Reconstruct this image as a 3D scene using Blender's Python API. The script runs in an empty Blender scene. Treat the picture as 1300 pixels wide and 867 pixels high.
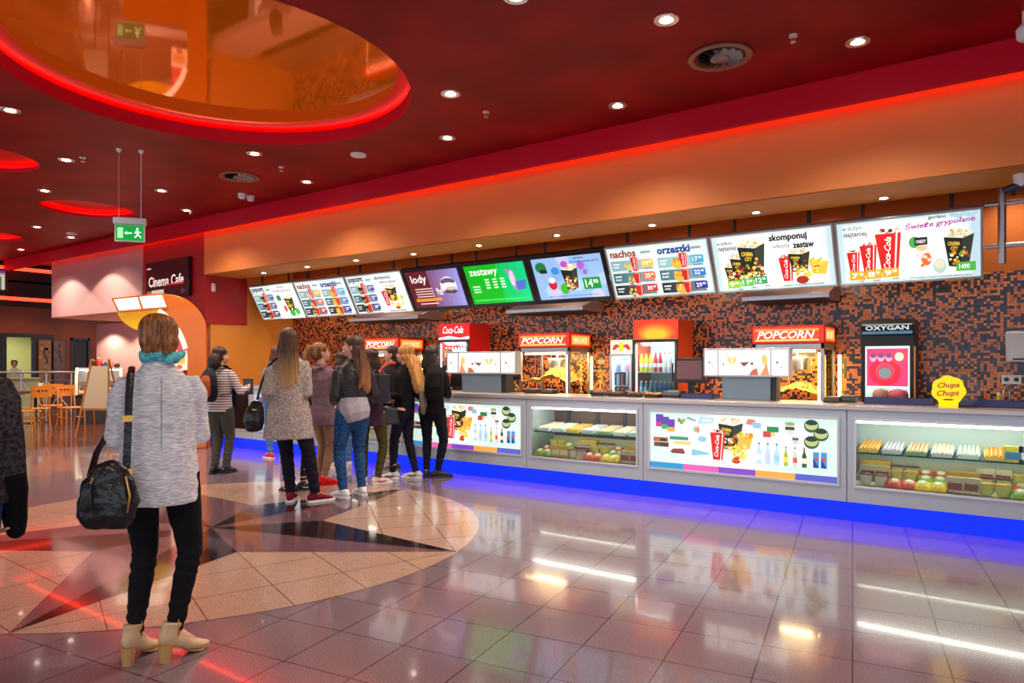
import bpy, bmesh, math, random
from mathutils import Vector, Matrix, noise, Euler
random.seed(7)
R = math.radians
C = bpy.context.scene.collection
scn = bpy.context.scene
# ------------------------------------------------------------------ camera, world, exposure
EYE = 1.4
AZ = R(35.0)
F = 867.0                       # focal length in pixels of the 1300x867 frame (24 mm lens)
HZ = 462.0                      # horizon row
cd = bpy.data.cameras.new('camera'); cam = bpy.data.objects.new('camera', cd); C.objects.link(cam)
cam.location = (0, 0, EYE); cam.rotation_euler = (R(90), 0, AZ)
cd.sensor_width = 36; cd.lens = 36 * F / 1300; cd.shift_y = (HZ - 433.5) / 1300
cd.clip_start = 0.05; cd.clip_end = 200
scn.camera = cam
w = bpy.data.worlds.new('world'); scn.world = w; w.use_nodes = True
w.node_tree.nodes['Background'].inputs[0].default_value = (0.80, 0.86, 1.0, 1)
w.node_tree.nodes['Background'].inputs[1].default_value = 1.15
scn.view_settings.view_transform = 'Standard'; scn.view_settings.look = 'None'
scn.view_settings.gamma = 1; scn.view_settings.use_curve_mapping = False
scn.view_settings.exposure = 0.45
L_CEIL = 100.0      # ceiling downlights (W)
L_SOFFIT = 45.0    # serving-area downlights (W)
L_MOSAIC_FILL = 34.0      # added fill lights hidden behind the menu boards (W)
L_PINK = 110.0      # lights washing the far pink wall
LED_RED = 3.4     # emission of the red cove strips
LED_BLUE = 1.25     # emission of the blue kick light
BOARD_E = 0.72     # backlit print brightness

def PX(px, Y):
    """X of the point seen in column px on the vertical plane Y."""
    t = (px - 650) / F
    return Y * (-math.sin(AZ) + math.cos(AZ) * t) / (math.cos(AZ) + math.sin(AZ) * t)
def GP(px, d):
    """ground x, y of column px at depth d."""
    l = (px - 650) / F * d
    return (-math.sin(AZ) * d + math.cos(AZ) * l, math.cos(AZ) * d + math.sin(AZ) * l)
def PZ(px, py, z):
    """x, y on the horizontal plane z."""
    return GP(px, F * (z - EYE) / (HZ - py))
def ZY(px, py, Y):
    t = (px - 650) / F
    return EYE + (HZ - py) / F * Y / (math.cos(AZ) + math.sin(AZ) * t)

# ------------------------------------------------------------------ materials
_m = {}
def srgb(r, g, b):
    f = lambda c: c / 12.92 if c <= .04045 else ((c + .055) / 1.055) ** 2.4
    return (f(r / 255), f(g / 255), f(b / 255))
def mat(name, col, rough=.5, metal=0, emit=0, ecol=None, var=0, vscale=8, bump=0, coat=0, spec=.5, stretch=(1, 1, 1), col2=None, thr=None, alpha=1):
    if name in _m: return _m[name]
    m = bpy.data.materials.new(name); m.use_nodes = True; _m[name] = m
    nt = m.node_tree; b = nt.nodes['Principled BSDF']
    b.inputs['Base Color'].default_value = (*col, 1); b.inputs['Roughness'].default_value = rough
    b.inputs['Metallic'].default_value = metal; b.inputs['Coat Weight'].default_value = coat
    b.inputs['Specular IOR Level'].default_value = spec
    if emit:
        b.inputs['Emission Color'].default_value = (*(ecol or col), 1); b.inputs['Emission Strength'].default_value = emit
    if alpha < 1: b.inputs['Alpha'].default_value = alpha
    if var or bump or col2:
        tc = nt.nodes.new('ShaderNodeTexCoord'); mp = nt.nodes.new('ShaderNodeMapping')
        mp.inputs['Scale'].default_value = stretch
        nt.links.new(tc.outputs['Object'], mp.inputs['Vector'])
        n = nt.nodes.new('ShaderNodeTexNoise'); n.inputs['Scale'].default_value = vscale; n.inputs['Detail'].default_value = 4
        nt.links.new(mp.outputs['Vector'], n.inputs['Vector'])
        if var or col2:
            r = nt.nodes.new('ShaderNodeValToRGB')
            c2 = col2 or tuple(c * (1 - var) for c in col)
            lo, hi = thr or (.38, .62)
            r.color_ramp.elements[0].position = lo; r.color_ramp.elements[1].position = hi
            r.color_ramp.elements[0].color = (*c2, 1); r.color_ramp.elements[1].color = (*col, 1)
            nt.links.new(n.outputs['Fac'], r.inputs['Fac']); nt.links.new(r.outputs['Color'], b.inputs['Base Color'])
        if bump:
            bp = nt.nodes.new('ShaderNodeBump'); bp.inputs['Strength'].default_value = bump; bp.inputs['Distance'].default_value = .02
            nt.links.new(n.outputs['Fac'], bp.inputs['Height']); nt.links.new(bp.outputs['Normal'], b.inputs['Normal'])
    return m
def emat(col, s=1.0):
    """backlit print or screen colour"""
    k = 'print_%02x%02x%02x_%d' % (*[int(max(0, min(255, c))) for c in col], round(s * 100))
    c = srgb(*col)
    return mat(k, tuple(x * .5 for x in c), rough=.25, emit=s, ecol=c)
def glass_mat(name='clear_glass', tint=(.94, 1, .98), ior=1.3):
    if name in _m: return _m[name]
    m = bpy.data.materials.new(name); m.use_nodes = True; _m[name] = m
    nt = m.node_tree; nt.nodes.remove(nt.nodes['Principled BSDF'])
    t = nt.nodes.new('ShaderNodeBsdfTransparent'); t.inputs[0].default_value = (*tint, 1)
    g = nt.nodes.new('ShaderNodeBsdfGlossy'); g.inputs['Roughness'].default_value = .02
    fr = nt.nodes.new('ShaderNodeFresnel'); fr.inputs[0].default_value = ior
    mx = nt.nodes.new('ShaderNodeMixShader')
    nt.links.new(fr.outputs[0], mx.inputs[0]); nt.links.new(t.outputs[0], mx.inputs[1]); nt.links.new(g.outputs[0], mx.inputs[2])
    nt.links.new(mx.outputs[0], nt.nodes['Material Output'].inputs[0])
    return m

# ------------------------------------------------------------------ mesh builder
class MB:
    def __init__(s): s.v = []; s.f = []; s.mi = []; s.mats = []; s.M = Matrix.Identity(4); s.cur = 0; s.uv = None
    def m(s, material):
        if material not in s.mats: s.mats.append(material)
        s.cur = s.mats.index(material); return s
    def add(s, vs, fs):
        o = len(s.v); s.v += [s.M @ Vector(p) for p in vs]
        for f in fs: s.f.append([i + o for i in f]); s.mi.append(s.cur)
        return s
    def box(s, x0, x1, y0, y1, z0, z1):
        p = [(x, y, z) for x in (x0, x1) for y in (y0, y1) for z in (z0, z1)]
        return s.add(p, [(0, 1, 3, 2), (4, 6, 7, 5), (0, 4, 5, 1), (2, 3, 7, 6), (0, 2, 6, 4), (1, 5, 7, 3)])
    def cyl(s, p0, p1, r0, r1=None, n=16, cap=True):
        return s.loft([p0, p1], [r0, r0 if r1 is None else r1], n, 'flat' if cap else None)
    def ell(s, c, r, n=16, k=10):
        vs = []; fs = []
        for i in range(1, k):
            a = math.pi * i / k
            for j in range(n):
                b = 2 * math.pi * j / n
                vs.append((c[0] + r[0] * math.sin(a) * math.cos(b), c[1] + r[1] * math.sin(a) * math.sin(b), c[2] + r[2] * math.cos(a)))
        t = len(vs); vs += [(c[0], c[1], c[2] + r[2]), (c[0], c[1], c[2] - r[2])]
        for i in range(k - 2):
            for j in range(n):
                fs.append((i * n + j, (i + 1) * n + j, (i + 1) * n + (j + 1) % n, i * n + (j + 1) % n))
        for j in range(n):
            fs.append((t, j, (j + 1) % n)); fs.append((t + 1, (k - 2) * n + (j + 1) % n, (k - 2) * n + j))
        return s.add(vs, fs)
    def loft(s, pts, rad, n=12, cap='round', hint=(1, 0, 0), mod=None):
        """tube through pts; rad: number or (side, other); cap round/flat/None"""
        P = [Vector(p) for p in pts]; Rr = [(r, r) if isinstance(r, (int, float)) else r for r in rad]
        T = []
        for i in range(len(P)):
            t = (P[min(i + 1, len(P) - 1)] - P[max(i - 1, 0)])
            T.append(t.normalized() if t.length > 1e-9 else Vector((0, 0, 1)))
        if cap == 'round':
            a, b = P[0], P[-1]; ra, rb = Rr[0], Rr[-1]; ka = min(ra); kb = min(rb)
            P = [a - T[0] * ka * .9, a - T[0] * ka * .55] + P + [b + T[-1] * kb * .55, b + T[-1] * kb * .9]
            Rr = [(ra[0] * .35, ra[1] * .35), (ra[0] * .8, ra[1] * .8)] + Rr + [(rb[0] * .8, rb[1] * .8), (rb[0] * .35, rb[1] * .35)]
            T = [T[0], T[0]] + T + [T[-1], T[-1]]
        vs = []; fs = []; h = Vector(hint)
        for i, (p, t) in enumerate(zip(P, T)):
            sd = h - t * h.dot(t)
            if sd.length < .25: sd = Vector((0, 1, 0)) - t * t.y
            if sd.length < .25: sd = Vector((0, 0, 1)) - t * t.z
            sd.normalize(); ot = t.cross(sd)
            for j in range(n):
                a = 2 * math.pi * j / n
                q = 1 if mod is None else mod(i, a)
                vs.append(p + sd * Rr[i][0] * math.cos(a) * q + ot * Rr[i][1] * math.sin(a) * q)
        for i in range(len(P) - 1):
            for j in range(n):
                fs.append((i * n + j, i * n + (j + 1) % n, (i + 1) * n + (j + 1) % n, (i + 1) * n + j))
        if cap:
            fs.append(tuple(range(n - 1, -1, -1))); fs.append(tuple((len(P) - 1) * n + j for j in range(n)))
        return s.add(vs, fs)
    def lathe(s, c, prof, n=20):
        """prof: list of (r, z) from bottom to top"""
        vs = []; fs = []
        for r, z in prof:
            for j in range(n):
                a = 2 * math.pi * j / n; vs.append((c[0] + r * math.cos(a), c[1] + r * math.sin(a), c[2] + z))
        for i in range(len(prof) - 1):
            for j in range(n):
                fs.append((i * n + j, i * n + (j + 1) % n, (i + 1) * n + (j + 1) % n, (i + 1) * n + j))
        fs.append(tuple(range(n - 1, -1, -1))); fs.append(tuple((len(prof) - 1) * n + j for j in range(n)))
        return s.add(vs, fs)
    def prism(s, poly, axis, a, b):
        """poly 2D in the two axes other than axis, extruded from a to b"""
        def q(p, t):
            return (t, p[0], p[1]) if axis == 0 else (p[0], t, p[1]) if axis == 1 else (p[0], p[1], t)
        n = len(poly); vs = [q(p, a) for p in poly] + [q(p, b) for p in poly]
        fs = [tuple(range(n - 1, -1, -1)), tuple(range(n, 2 * n))]
        for i in range(n): fs.append((i, (i + 1) % n, n + (i + 1) % n, n + i))
        return s.add(vs, fs)
    def build(s, name, parent=None, bevel=0, smooth=True, angle=40, seg=2):
        me = bpy.data.meshes.new(name); me.from_pydata([tuple(p) for p in s.v], [], s.f)
        for m_ in s.mats: me.materials.append(m_)
        me.polygons.foreach_set('material_index', s.mi)
        me.update()
        bm = bmesh.new(); bm.from_mesh(me); bmesh.ops.recalc_face_normals(bm, faces=bm.faces); bm.to_mesh(me); bm.free()
        if smooth:
            me.polygons.foreach_set('use_smooth', [True] * len(me.polygons)); me.set_sharp_from_angle(angle=R(angle))
        o = bpy.data.objects.new(name, me); C.objects.link(o)
        if parent: o.parent = parent
        if bevel:
            b = o.modifiers.new('bevel', 'BEVEL'); b.width = bevel; b.segments = seg; b.limit_method = 'ANGLE'; b.angle_limit = R(50)
        return o
    def blob(s, name, material, parent=None, voxel=.01, smooth=3, disp=None):
        """union of all the closed shapes as one continuous skin"""
        me = bpy.data.meshes.new('tmp'); me.from_pydata([tuple(p) for p in s.v], [], s.f); me.update()
        bm = bmesh.new(); bm.from_mesh(me); bmesh.ops.recalc_face_normals(bm, faces=bm.faces); bm.to_mesh(me); bm.free()
        ts = bpy.data.scenes.new('tmp')
        o = bpy.data.objects.new('tmp', me); ts.collection.objects.link(o)
        r = o.modifiers.new('r', 'REMESH'); r.mode = 'VOXEL'; r.voxel_size = voxel
        if smooth:
            sm = o.modifiers.new('s', 'SMOOTH'); sm.factor = .5; sm.iterations = smooth
        vl = ts.view_layers[0]; vl.update(); dg = vl.depsgraph; dg.update()
        m2 = bpy.data.meshes.new_from_object(o.evaluated_get(dg)); m2.name = name
        bpy.data.scenes.remove(ts); bpy.data.objects.remove(o); bpy.data.meshes.remove(me)
        if disp:
            vs = [(v.co.copy(), v.normal.copy()) for v in m2.vertices]
            m2.vertices.foreach_set('co', [q for c, n in vs for q in (c + n * disp(c))]); m2.update()
        m2.materials.clear(); m2.materials.append(material)
        m2.polygons.foreach_set('use_smooth', [True] * len(m2.polygons))
        o = bpy.data.objects.new(name, m2); C.objects.link(o)
        if parent: o.parent = parent
        return o

def tag(o, label, cat, group=None, kind=None):
    o['label'] = label; o['category'] = cat
    if group: o['group'] = group
    if kind: o['kind'] = kind
    return o
def struct(o):
    o['kind'] = 'structure'; return o
def empty(name, loc, rz, label, cat, group=None):
    o = bpy.data.objects.new(name, None); C.objects.link(o); o.location = loc; o.rotation_euler = (0, 0, rz)
    o.empty_display_size = .1
    return tag(o, label, cat, group)
def copy_tree(src, loc, rz, label, group=None):
    r = src.copy(); C.objects.link(r); r.location = loc; r.rotation_euler = (0, 0, rz); r['label'] = label
    if group: r['group'] = group
    for ch in list(src.children):
        c = ch.copy(); C.objects.link(c); c.parent = r
        for g in ch.children:
            d = g.copy(); C.objects.link(d); d.parent = c
    return r

_tc = {}
def text_geo(t, font_shear=0, bold=0):
    k = (t, font_shear, bold)
    if k in _tc: return _tc[k]
    cu = bpy.data.curves.new('t', 'FONT'); cu.body = t; cu.size = 1; cu.shear = font_shear; cu.offset = bold; cu.resolution_u = 2
    ob = bpy.data.objects.new('t', cu); me = bpy.data.meshes.new_from_object(ob)
    vs = [(v.co.x, v.co.y) for v in me.vertices]; fs = [tuple(p.vertices) for p in me.polygons]
    if not vs: vs = [(0, 0), (1, 0), (1, 1)]; fs = []
    x0 = min(v[0] for v in vs); x1 = max(v[0] for v in vs); y0 = min(v[1] for v in vs); y1 = max(v[1] for v in vs)
    vs = [((v[0] - x0) / (x1 - x0), (v[1] - y0) / (y1 - y0)) for v in vs]
    bpy.data.objects.remove(ob); bpy.data.curves.remove(cu); bpy.data.meshes.remove(me)
    _tc[k] = (vs, fs); return _tc[k]

class Print:
    """flat printed or backlit artwork: units are metres on the panel, origin at its lower left corner"""
    def __init__(s, org, u, v, W, H, e=BOARD_E):
        s.b = MB(); s.o = Vector(org); s.u = Vector(u).normalized(); s.vv = Vector(v).normalized(); s.n = s.u.cross(s.vv)
        s.W = W; s.H = H; s.k = 0; s.e = e
    def _p(s, pts, col, e=None, fs=None):
        s.k += 1; off = s.n * (.0006 + .00012 * s.k)
        m_ = emat(col, s.e if e is None else e) if isinstance(col[0], (int, float)) and (s.e or e) else mat('ink_%02x%02x%02x' % tuple(int(c) for c in col), srgb(*col), rough=.4)
        s.b.m(m_).add([s.o + s.u * p[0] + s.vv * p[1] + off for p in pts], fs or [tuple(range(len(pts)))])
    def rect(s, x, y, w, h, col, e=None): s._p([(x, y), (x + w, y), (x + w, y + h), (x, y + h)], col, e)
    def poly(s, pts, col, e=None): s._p(pts, col, e)
    def ell(s, x, y, rx, ry, col, e=None, n=18): s._p([(x + rx * math.cos(2 * math.pi * i / n), y + ry * math.sin(2 * math.pi * i / n)) for i in range(n)], col, e)
    def text(s, t, x, y, w, h, col, shear=0, bold=.022, rot=0, e=None):
        vs, fs = text_geo(t, shear, bold); c, d = math.cos(rot), math.sin(rot)
        s._p([(x + p[0] * w * c - p[1] * h * d, y + p[0] * w * d + p[1] * h * c) for p in vs], col, e, fs)
    # little pictures ------------------------------------------------
    def dots(s, x, y, w, h, cols, n, r, seed=1):
        rr = random.Random(seed)
        by = {}
        for i in range(n):
            c = cols[i % len(cols)]; by.setdefault(c, []).append((x + rr.random() * w, y + rr.random() * h, r * (.6 + .7 * rr.random())))
        for c, L in by.items():
            vs = []; fs = []
            for (a, b, q) in L:
                o = len(vs); vs += [(a + q * math.cos(k * math.pi / 4), b + q * math.sin(k * math.pi / 4)) for k in range(8)]; fs.append(tuple(range(o, o + 8)))
            s._p(vs, c, None, fs)
    def popcorn(s, x, y, w, h, txt=True, seed=1):
        s.ell(x + w * .5, y + h * .86, w * .45, h * .14, (236, 228, 205)); s.dots(x + w * .12, y + h * .78, w * .76, h * .18, [(250, 245, 228), (196, 170, 120), (225, 205, 160)], 26, w * .05, seed)
        s.poly([(x, y + h * .8), (x + w * .62, y + h * .74), (x + w * .56, y), (x + w * .16, y + h * .04)], (30, 38, 34))
        s.poly([(x + w * .62, y + h * .74), (x + w, y + h * .84), (x + w * .84, y + h * .1), (x + w * .56, y)], (48, 58, 50))
        s.dots(x + w * .2, y + h * .05, w * .4, h * .36, [(226, 200, 40), (120, 150, 40), (230, 120, 30), (235, 225, 200)], 16, w * .06, seed + 1)
        s.dots(x + w * .64, y + h * .1, w * .2, h * .4, [(170, 60, 30), (210, 170, 60)], 8, w * .05, seed + 2)
        if txt:
            s.text('CINEMA', x + w * .12, y + h * .58, w * .42, h * .1, (245, 200, 50), rot=-.08); s.text('CITY', x + w * .22, y + h * .46, w * .25, h * .09, (245, 200, 50), rot=-.08)
    def cup(s, x, y, w, h, txt=True, seed=1):
        s.dots(x + w * .1, y + h * .88, w * .8, h * .1, [(90, 50, 35), (180, 120, 90), (230, 210, 190)], 14, w * .08, seed)
        s.poly([(x, y + h * .9), (x + w, y + h * .9), (x + w * .82, y), (x + w * .2, y)], (205, 32, 30))
        s.poly([(x + w * .8, y + h * .9), (x + w * .87, y + h * .9), (x + w * .72, y), (x + w * .66, y)], (245, 225, 220))
        if txt: s.text('Coca-Cola', x + w * .52, y + h * .1, h * .72, w * .26, (250, 240, 238), shear=.35, bold=.02, rot=R(86))
    def nachos(s, x, y, w, h, seed=1):
        rr = random.Random(seed)
        for i in range(16):
            a = x + w * rr.random() * .8; b = y + h * rr.random() * .8; q = w * .2
            c = [(246, 205, 60), (235, 180, 40), (250, 220, 110)][i % 3]; t = rr.random() * 6
            s.poly([(a + q * (.5 + .6 * math.cos(t + k * 2.1)), b + q * (.5 + .6 * math.sin(t + k * 2.1))) for k in range(3)], c)
        s.ell(x + w * .42, y + h * .06, w * .16, h * .12, (170, 40, 20)); s.ell(x + w * .42, y + h * .09, w * .13, h * .08, (210, 80, 30))
    def bottle(s, x, y, w, h, col, cap, lab=None):
        s.poly([(x, y), (x + w, y), (x + w, y + h * .58), (x + w * .68, y + h * .76), (x + w * .66, y + h * .92), (x + w * .34, y + h * .92), (x + w * .32, y + h * .76), (x, y + h * .58)], col)
        s.rect(x + w * .32, y + h * .9, w * .36, h * .1, cap)
        if lab: s.rect(x, y + h * .2, w, h * .26, lab)
    def bowl(s, x, y, r):
        s.ell(x, y, r, r * .92, (60, 84, 62)); s.ell(x, y + r * .1, r * .86, r * .66, (178, 190, 120)); s.ell(x, y + r * .45, r * .8, r * .35, (38, 52, 44))
    def price(s, x, y, w, h, col, t):
        s.rect(x, y, w, h, col); s.text(t[:-2], x + w * .12, y + h * .2, w * .45, h * .6, (255, 255, 255)); s.text(t[-2:], x + w * .62, y + h * .5, w * .25, h * .32, (255, 255, 255))
    def build(s, name, parent): return s.b.build(name, parent, smooth=False)

# ------------------------------------------------------------------ the room
ZC = 3.77        # hall ceiling
YB = 6.6         # face of the orange bulkhead
YK = 8.43        # back wall of the serving area
XL = -11.1       # left end of the serving area
XR = 3.6
DC = (-5.45, 3.3)   # centre of the floor medallion and of the ceiling dome
M_red = mat('red_ceiling_paint', srgb(158, 6, 20), rough=.5, var=.35, vscale=1.6, spec=.15)
M_red2 = mat('crimson_fascia_paint', srgb(204, 4, 40), rough=.5, spec=.2)
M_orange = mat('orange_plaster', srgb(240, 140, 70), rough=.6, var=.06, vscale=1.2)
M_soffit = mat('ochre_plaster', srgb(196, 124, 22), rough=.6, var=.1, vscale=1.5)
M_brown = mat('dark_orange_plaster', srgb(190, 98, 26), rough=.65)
M_pink = mat('dusty_pink_plaster', srgb(196, 150, 148), rough=.7, var=.06, vscale=1.5)
M_black = mat('black_panel', (.006, .005, .006), rough=.4)
M_steel = mat('brushed_steel', (.55, .55, .57), rough=.32, metal=.9, var=.1, vscale=14, stretch=(.2, 1, 6))
M_alu = mat('silver_aluminium', (.62, .63, .66), rough=.35, metal=.6)
M_dark = mat('dark_plastic', (.02, .02, .022), rough=.45)
M_white = mat('white_plastic', (.75, .75, .74), rough=.4)
def led(name, col, s): return mat(name, tuple(c * .2 for c in col), emit=s, ecol=col)
M_ledred = led('red_led_strip', (1, .035, .015), LED_RED)
M_ledpink = led('pink_led_tube', (1, .28, .24), 5)
M_ledblue = led('blue_led_panel', (.0, .016, 1.0), LED_BLUE)
M_tube = led('warm_white_tube', (1, .93, .80), 6)

def floor_mat(name, base, speck, grout, size, rot, rough, sc=160, amt=.5, off=(0, 0), uv=False):
    m = bpy.data.materials.new(name); m.use_nodes = True; nt = m.node_tree; b = nt.nodes['Principled BSDF']; L = nt.links.new
    tc = nt.nodes.new('ShaderNodeTexCoord'); mp = nt.nodes.new('ShaderNodeMapping'); mp.inputs['Rotation'].default_value = (0, 0, rot)
    mp.inputs['Location'].default_value = (*off, 0)
    L(tc.outputs['UV' if uv else 'Object'], mp.inputs['Vector'])
    br = nt.nodes.new('ShaderNodeTexBrick'); br.offset = 0; br.inputs['Scale'].default_value = 1
    br.inputs['Mortar Size'].default_value = .004; br.inputs['Mortar Smooth'].default_value = .2
    br.inputs['Brick Width'].default_value = size; br.inputs['Row Height'].default_value = size
    br.inputs['Color1'].default_value = (1, 1, 1, 1); br.inputs['Color2'].default_value = (.86, .86, .86, 1); br.inputs['Mortar'].default_value = (0, 0, 0, 1)
    L(mp.outputs[0], br.inputs['Vector'])
    n = nt.nodes.new('ShaderNodeTexNoise'); n.inputs['Scale'].default_value = sc; n.inputs['Detail'].default_value = 2
    L(tc.outputs['Object'], n.inputs['Vector'])
    r = nt.nodes.new('ShaderNodeValToRGB'); r.color_ramp.elements[0].position = .36; r.color_ramp.elements[1].position = .62
    r.color_ramp.elements[0].color = (*speck, 1); r.color_ramp.elements[1].color = (*base, 1)
    L(n.outputs['Fac'], r.inputs['Fac'])
    mu = nt.nodes.new('ShaderNodeMix'); mu.data_type = 'RGBA'; mu.blend_type = 'MULTIPLY'; mu.inputs[0].default_value = .45
    L(r.outputs[0], mu.inputs[6]); L(br.outputs['Color'], mu.inputs[7])
    mg = nt.nodes.new('ShaderNodeMix'); mg.data_type = 'RGBA'; mg.inputs[7].default_value = (*grout, 1)
    L(br.outputs['Fac'], mg.inputs[0]); L(mu.outputs[2], mg.inputs[6]); L(mg.outputs[2], b.inputs['Base Color'])
    n2 = nt.nodes.new('ShaderNodeTexNoise'); n2.inputs['Scale'].default_value = 1.1; L(tc.outputs['Object'], n2.inputs['Vector'])
    mr = nt.nodes.new('ShaderNodeMapRange'); mr.inputs[3].default_value = rough * .75; mr.inputs[4].default_value = rough * 1.35
    L(n2.outputs['Fac'], mr.inputs[0]); L(mr.outputs[0], b.inputs['Roughness'])
    b.inputs['IOR'].default_value = 1.6; b.inputs['Coat Weight'].default_value = .35; b.inputs['Coat Roughness'].default_value = .04
    bp = nt.nodes.new('ShaderNodeBump'); bp.inputs['Strength'].default_value = .25; bp.inputs['Distance'].default_value = .002; bp.invert = True
    L(br.outputs['Fac'], bp.inputs['Height']); L(bp.outputs[0], b.inputs['Normal'])
    return m
TR = -R(8.5)
F_tile = floor_mat('polished_mauve_tile', srgb(142, 122, 134), srgb(110, 90, 104), srgb(58, 48, 54), .40, TR, .13)
F_beige = floor_mat('beige_granite', srgb(204, 172, 154), srgb(150, 118, 102), srgb(86, 66, 56), .46, 0, .16, sc=240, uv=True)
F_mauve = floor_mat('mauve_star_stone', srgb(122, 90, 98), srgb(98, 70, 80), srgb(70, 56, 60), .62, 0, .12, uv=True)
F_black = floor_mat('dark_star_stone', srgb(46, 32, 38), srgb(30, 20, 25), srgb(30, 24, 26), .62, 0, .10, uv=True)
F_brown = floor_mat('brown_cafe_floor', srgb(120, 62, 40), srgb(96, 48, 32), srgb(50, 24, 18), .30, TR, .14)
def build_floor():
    me = bpy.data.meshes.new('floor'); vs = []; fs = []; mi = []; uvs = []
    def face(pts, m, ang=0):
        o = len(vs); vs.extend(pts); fs.append(tuple(range(o, o + len(pts)))); mi.append(m)
        c, s = math.cos(-ang), math.sin(-ang)
        for p in pts:
            x, y = p[0] - DC[0], p[1] - DC[1]; uvs.append((x * c - y * s, x * s + y * c))
    face([(-30, -8, 0), (8, -8, 0), (8, 14, 0), (-30, 14, 0)], 0)
    # cafe floor patch, brown, beyond a slanting edge
    face([(-30, -3, .001), (-13.9, 1.2, .001), (-12.3, 6.7, .001), (-13.2, 14, .001), (-30, 14, .001)], 4)
    Rm = 2.29; ri = .92; A = [R(16 + 72 * i) for i in range(5)]
    def P(r, a, z=.002): return (DC[0] + r * math.cos(a), DC[1] + r * math.sin(a), z)
    for i in range(5):
        a0 = A[i]; a1 = a0 + R(72); mid = a0 + R(36); n = 20
        arc = [P(Rm, a0 + (a1 - a0) * k / n) for k in range(n + 1)]
        face([P(0, 0)] + arc, 1, mid)
    for i in range(5):
        a = A[i]
        face([P(0, 0, .003), P(ri, a - R(36), .003), P(Rm, a, .003)], 2, a)
        face([P(0, 0, .003), P(Rm, a, .003), P(ri, a + R(36), .003)], 3, a)
    me.from_pydata(vs, [], fs)
    for m_ in (F_tile, F_beige, F_mauve, F_black, F_brown): me.materials.append(m_)
    me.polygons.foreach_set('material_index', mi)
    ul = me.uv_layers.new(name='UVMap'); ul.data.foreach_set('uv', [c for p in uvs for c in p])
    o = bpy.data.objects.new('floor', me); C.objects.link(o); struct(o)
build_floor()

# ceiling with round openings
HOLES = [(DC[0] + .1, DC[1], 1.62), (*GP(112, 10.5), .62), (*GP(-30, 7.85), .6), (*GP(-22, 12.6), .6)]
def build_ceiling():
    cu = bpy.data.curves.new('c', 'CURVE'); cu.dimensions = '2D'; cu.fill_mode = 'BOTH'
    def sp(pts):
        s_ = cu.splines.new('POLY'); s_.points.add(len(pts) - 1)
        for q, p in zip(s_.points, pts): q.co = (*p, 0, 1)
        s_.use_cyclic_u = True
    sp([(-18.6, -8), (6, -8), (6, 6.22), (-18.6, 6.22)])
    for x, y, r in HOLES: sp([(x + r * math.cos(2 * math.pi * k / 72), y + r * math.sin(2 * math.pi * k / 72)) for k in range(72)])
    ob = bpy.data.objects.new('c', cu); me = bpy.data.meshes.new_from_object(ob); me.name = 'ceiling'
    me.materials.clear(); me.materials.append(M_red)
    bpy.data.objects.remove(ob)
    o = bpy.data.objects.new('ceiling', me); C.objects.link(o); o.location.z = ZC; struct(o)
build_ceiling()
M_gold = mat('amber_stretch_ceiling_added_glow', srgb(206, 92, 10), rough=.04, metal=.6, emit=.11, ecol=srgb(236, 112, 8))  # faint glow put into the amber so the disc looks luminous
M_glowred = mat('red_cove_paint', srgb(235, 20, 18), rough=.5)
for i, (x, y, r) in enumerate(HOLES):
    b = MB(); b.m(M_red2); n = 72
    def ring(r0, z0, r1, z1):
        vs = [(x + r0 * math.cos(2 * math.pi * k / n), y + r0 * math.sin(2 * math.pi * k / n), z0) for k in range(n)]
        vs += [(x + r1 * math.cos(2 * math.pi * k / n), y + r1 * math.sin(2 * math.pi * k / n), z1) for k in range(n)]
        b.add(vs, [(k, (k + 1) % n, n + (k + 1) % n, n + k) for k in range(n)])
    hh = .13 if i == 0 else .05; g = .26 if i == 0 else .12; t = .19 if i == 0 else .12
    ring(r, ZC, r, ZC + hh); ring(r, ZC + hh, r + .05, ZC + hh)
    b.m(M_ledpink if i == 0 else M_ledred); ring(r + .05, ZC + hh, r + .055, ZC + hh + .012); b.m(M_ledred); ring(r + .055, ZC + hh + .012, r + .09, ZC + hh + .005)
    b.m(M_glowred); ring(r + .09, ZC + hh, r + g, ZC + hh); ring(r + g, ZC + hh, r + g, ZC + t)
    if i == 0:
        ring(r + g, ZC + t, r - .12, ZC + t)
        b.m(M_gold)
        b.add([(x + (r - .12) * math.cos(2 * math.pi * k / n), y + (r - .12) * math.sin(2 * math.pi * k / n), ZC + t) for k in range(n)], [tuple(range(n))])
    else:
        b.add([(x + (r + g) * math.cos(2 * math.pi * k / n), y + (r + g) * math.sin(2 * math.pi * k / n), ZC + t) for k in range(n)], [tuple(range(n))])
    o = b.build('ceiling_recess', smooth=True); struct(o)

# crimson fascia in front of the light cove, LED strip behind it
b = MB(); b.m(M_red2); b.box(-18.6, 6, 6.16, 6.22, 3.535, ZC); struct(b.build('trim_1'))
b = MB(); b.m(M_red); b.box(-18.6, 6, 6.22, 6.66, ZC, ZC + .05); b.box(-18.7, -17.2, 6.66, 9, ZC, ZC + .05); struct(b.build('ceiling_cove'))
b = MB(); b.m(led('red_cove_strip', (1, .04, .01), 15)); b.box(-18.5, 6, 6.565, 6.59, 3.735, 3.75); b.m(M_red2); b.box(-18.5, 6, 6.495, 6.505, 3.715, ZC + .02); struct(b.build('trim_2'))  # crimson lip is an unseen addition, keeps the strip out of floor reflections
# orange bulkhead and soffit over the counter
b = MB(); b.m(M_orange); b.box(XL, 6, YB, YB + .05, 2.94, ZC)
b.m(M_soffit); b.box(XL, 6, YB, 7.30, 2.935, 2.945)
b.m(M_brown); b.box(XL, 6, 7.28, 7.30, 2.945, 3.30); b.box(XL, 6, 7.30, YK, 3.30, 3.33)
struct(b.build('wall_bulkhead', smooth=False))

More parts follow.
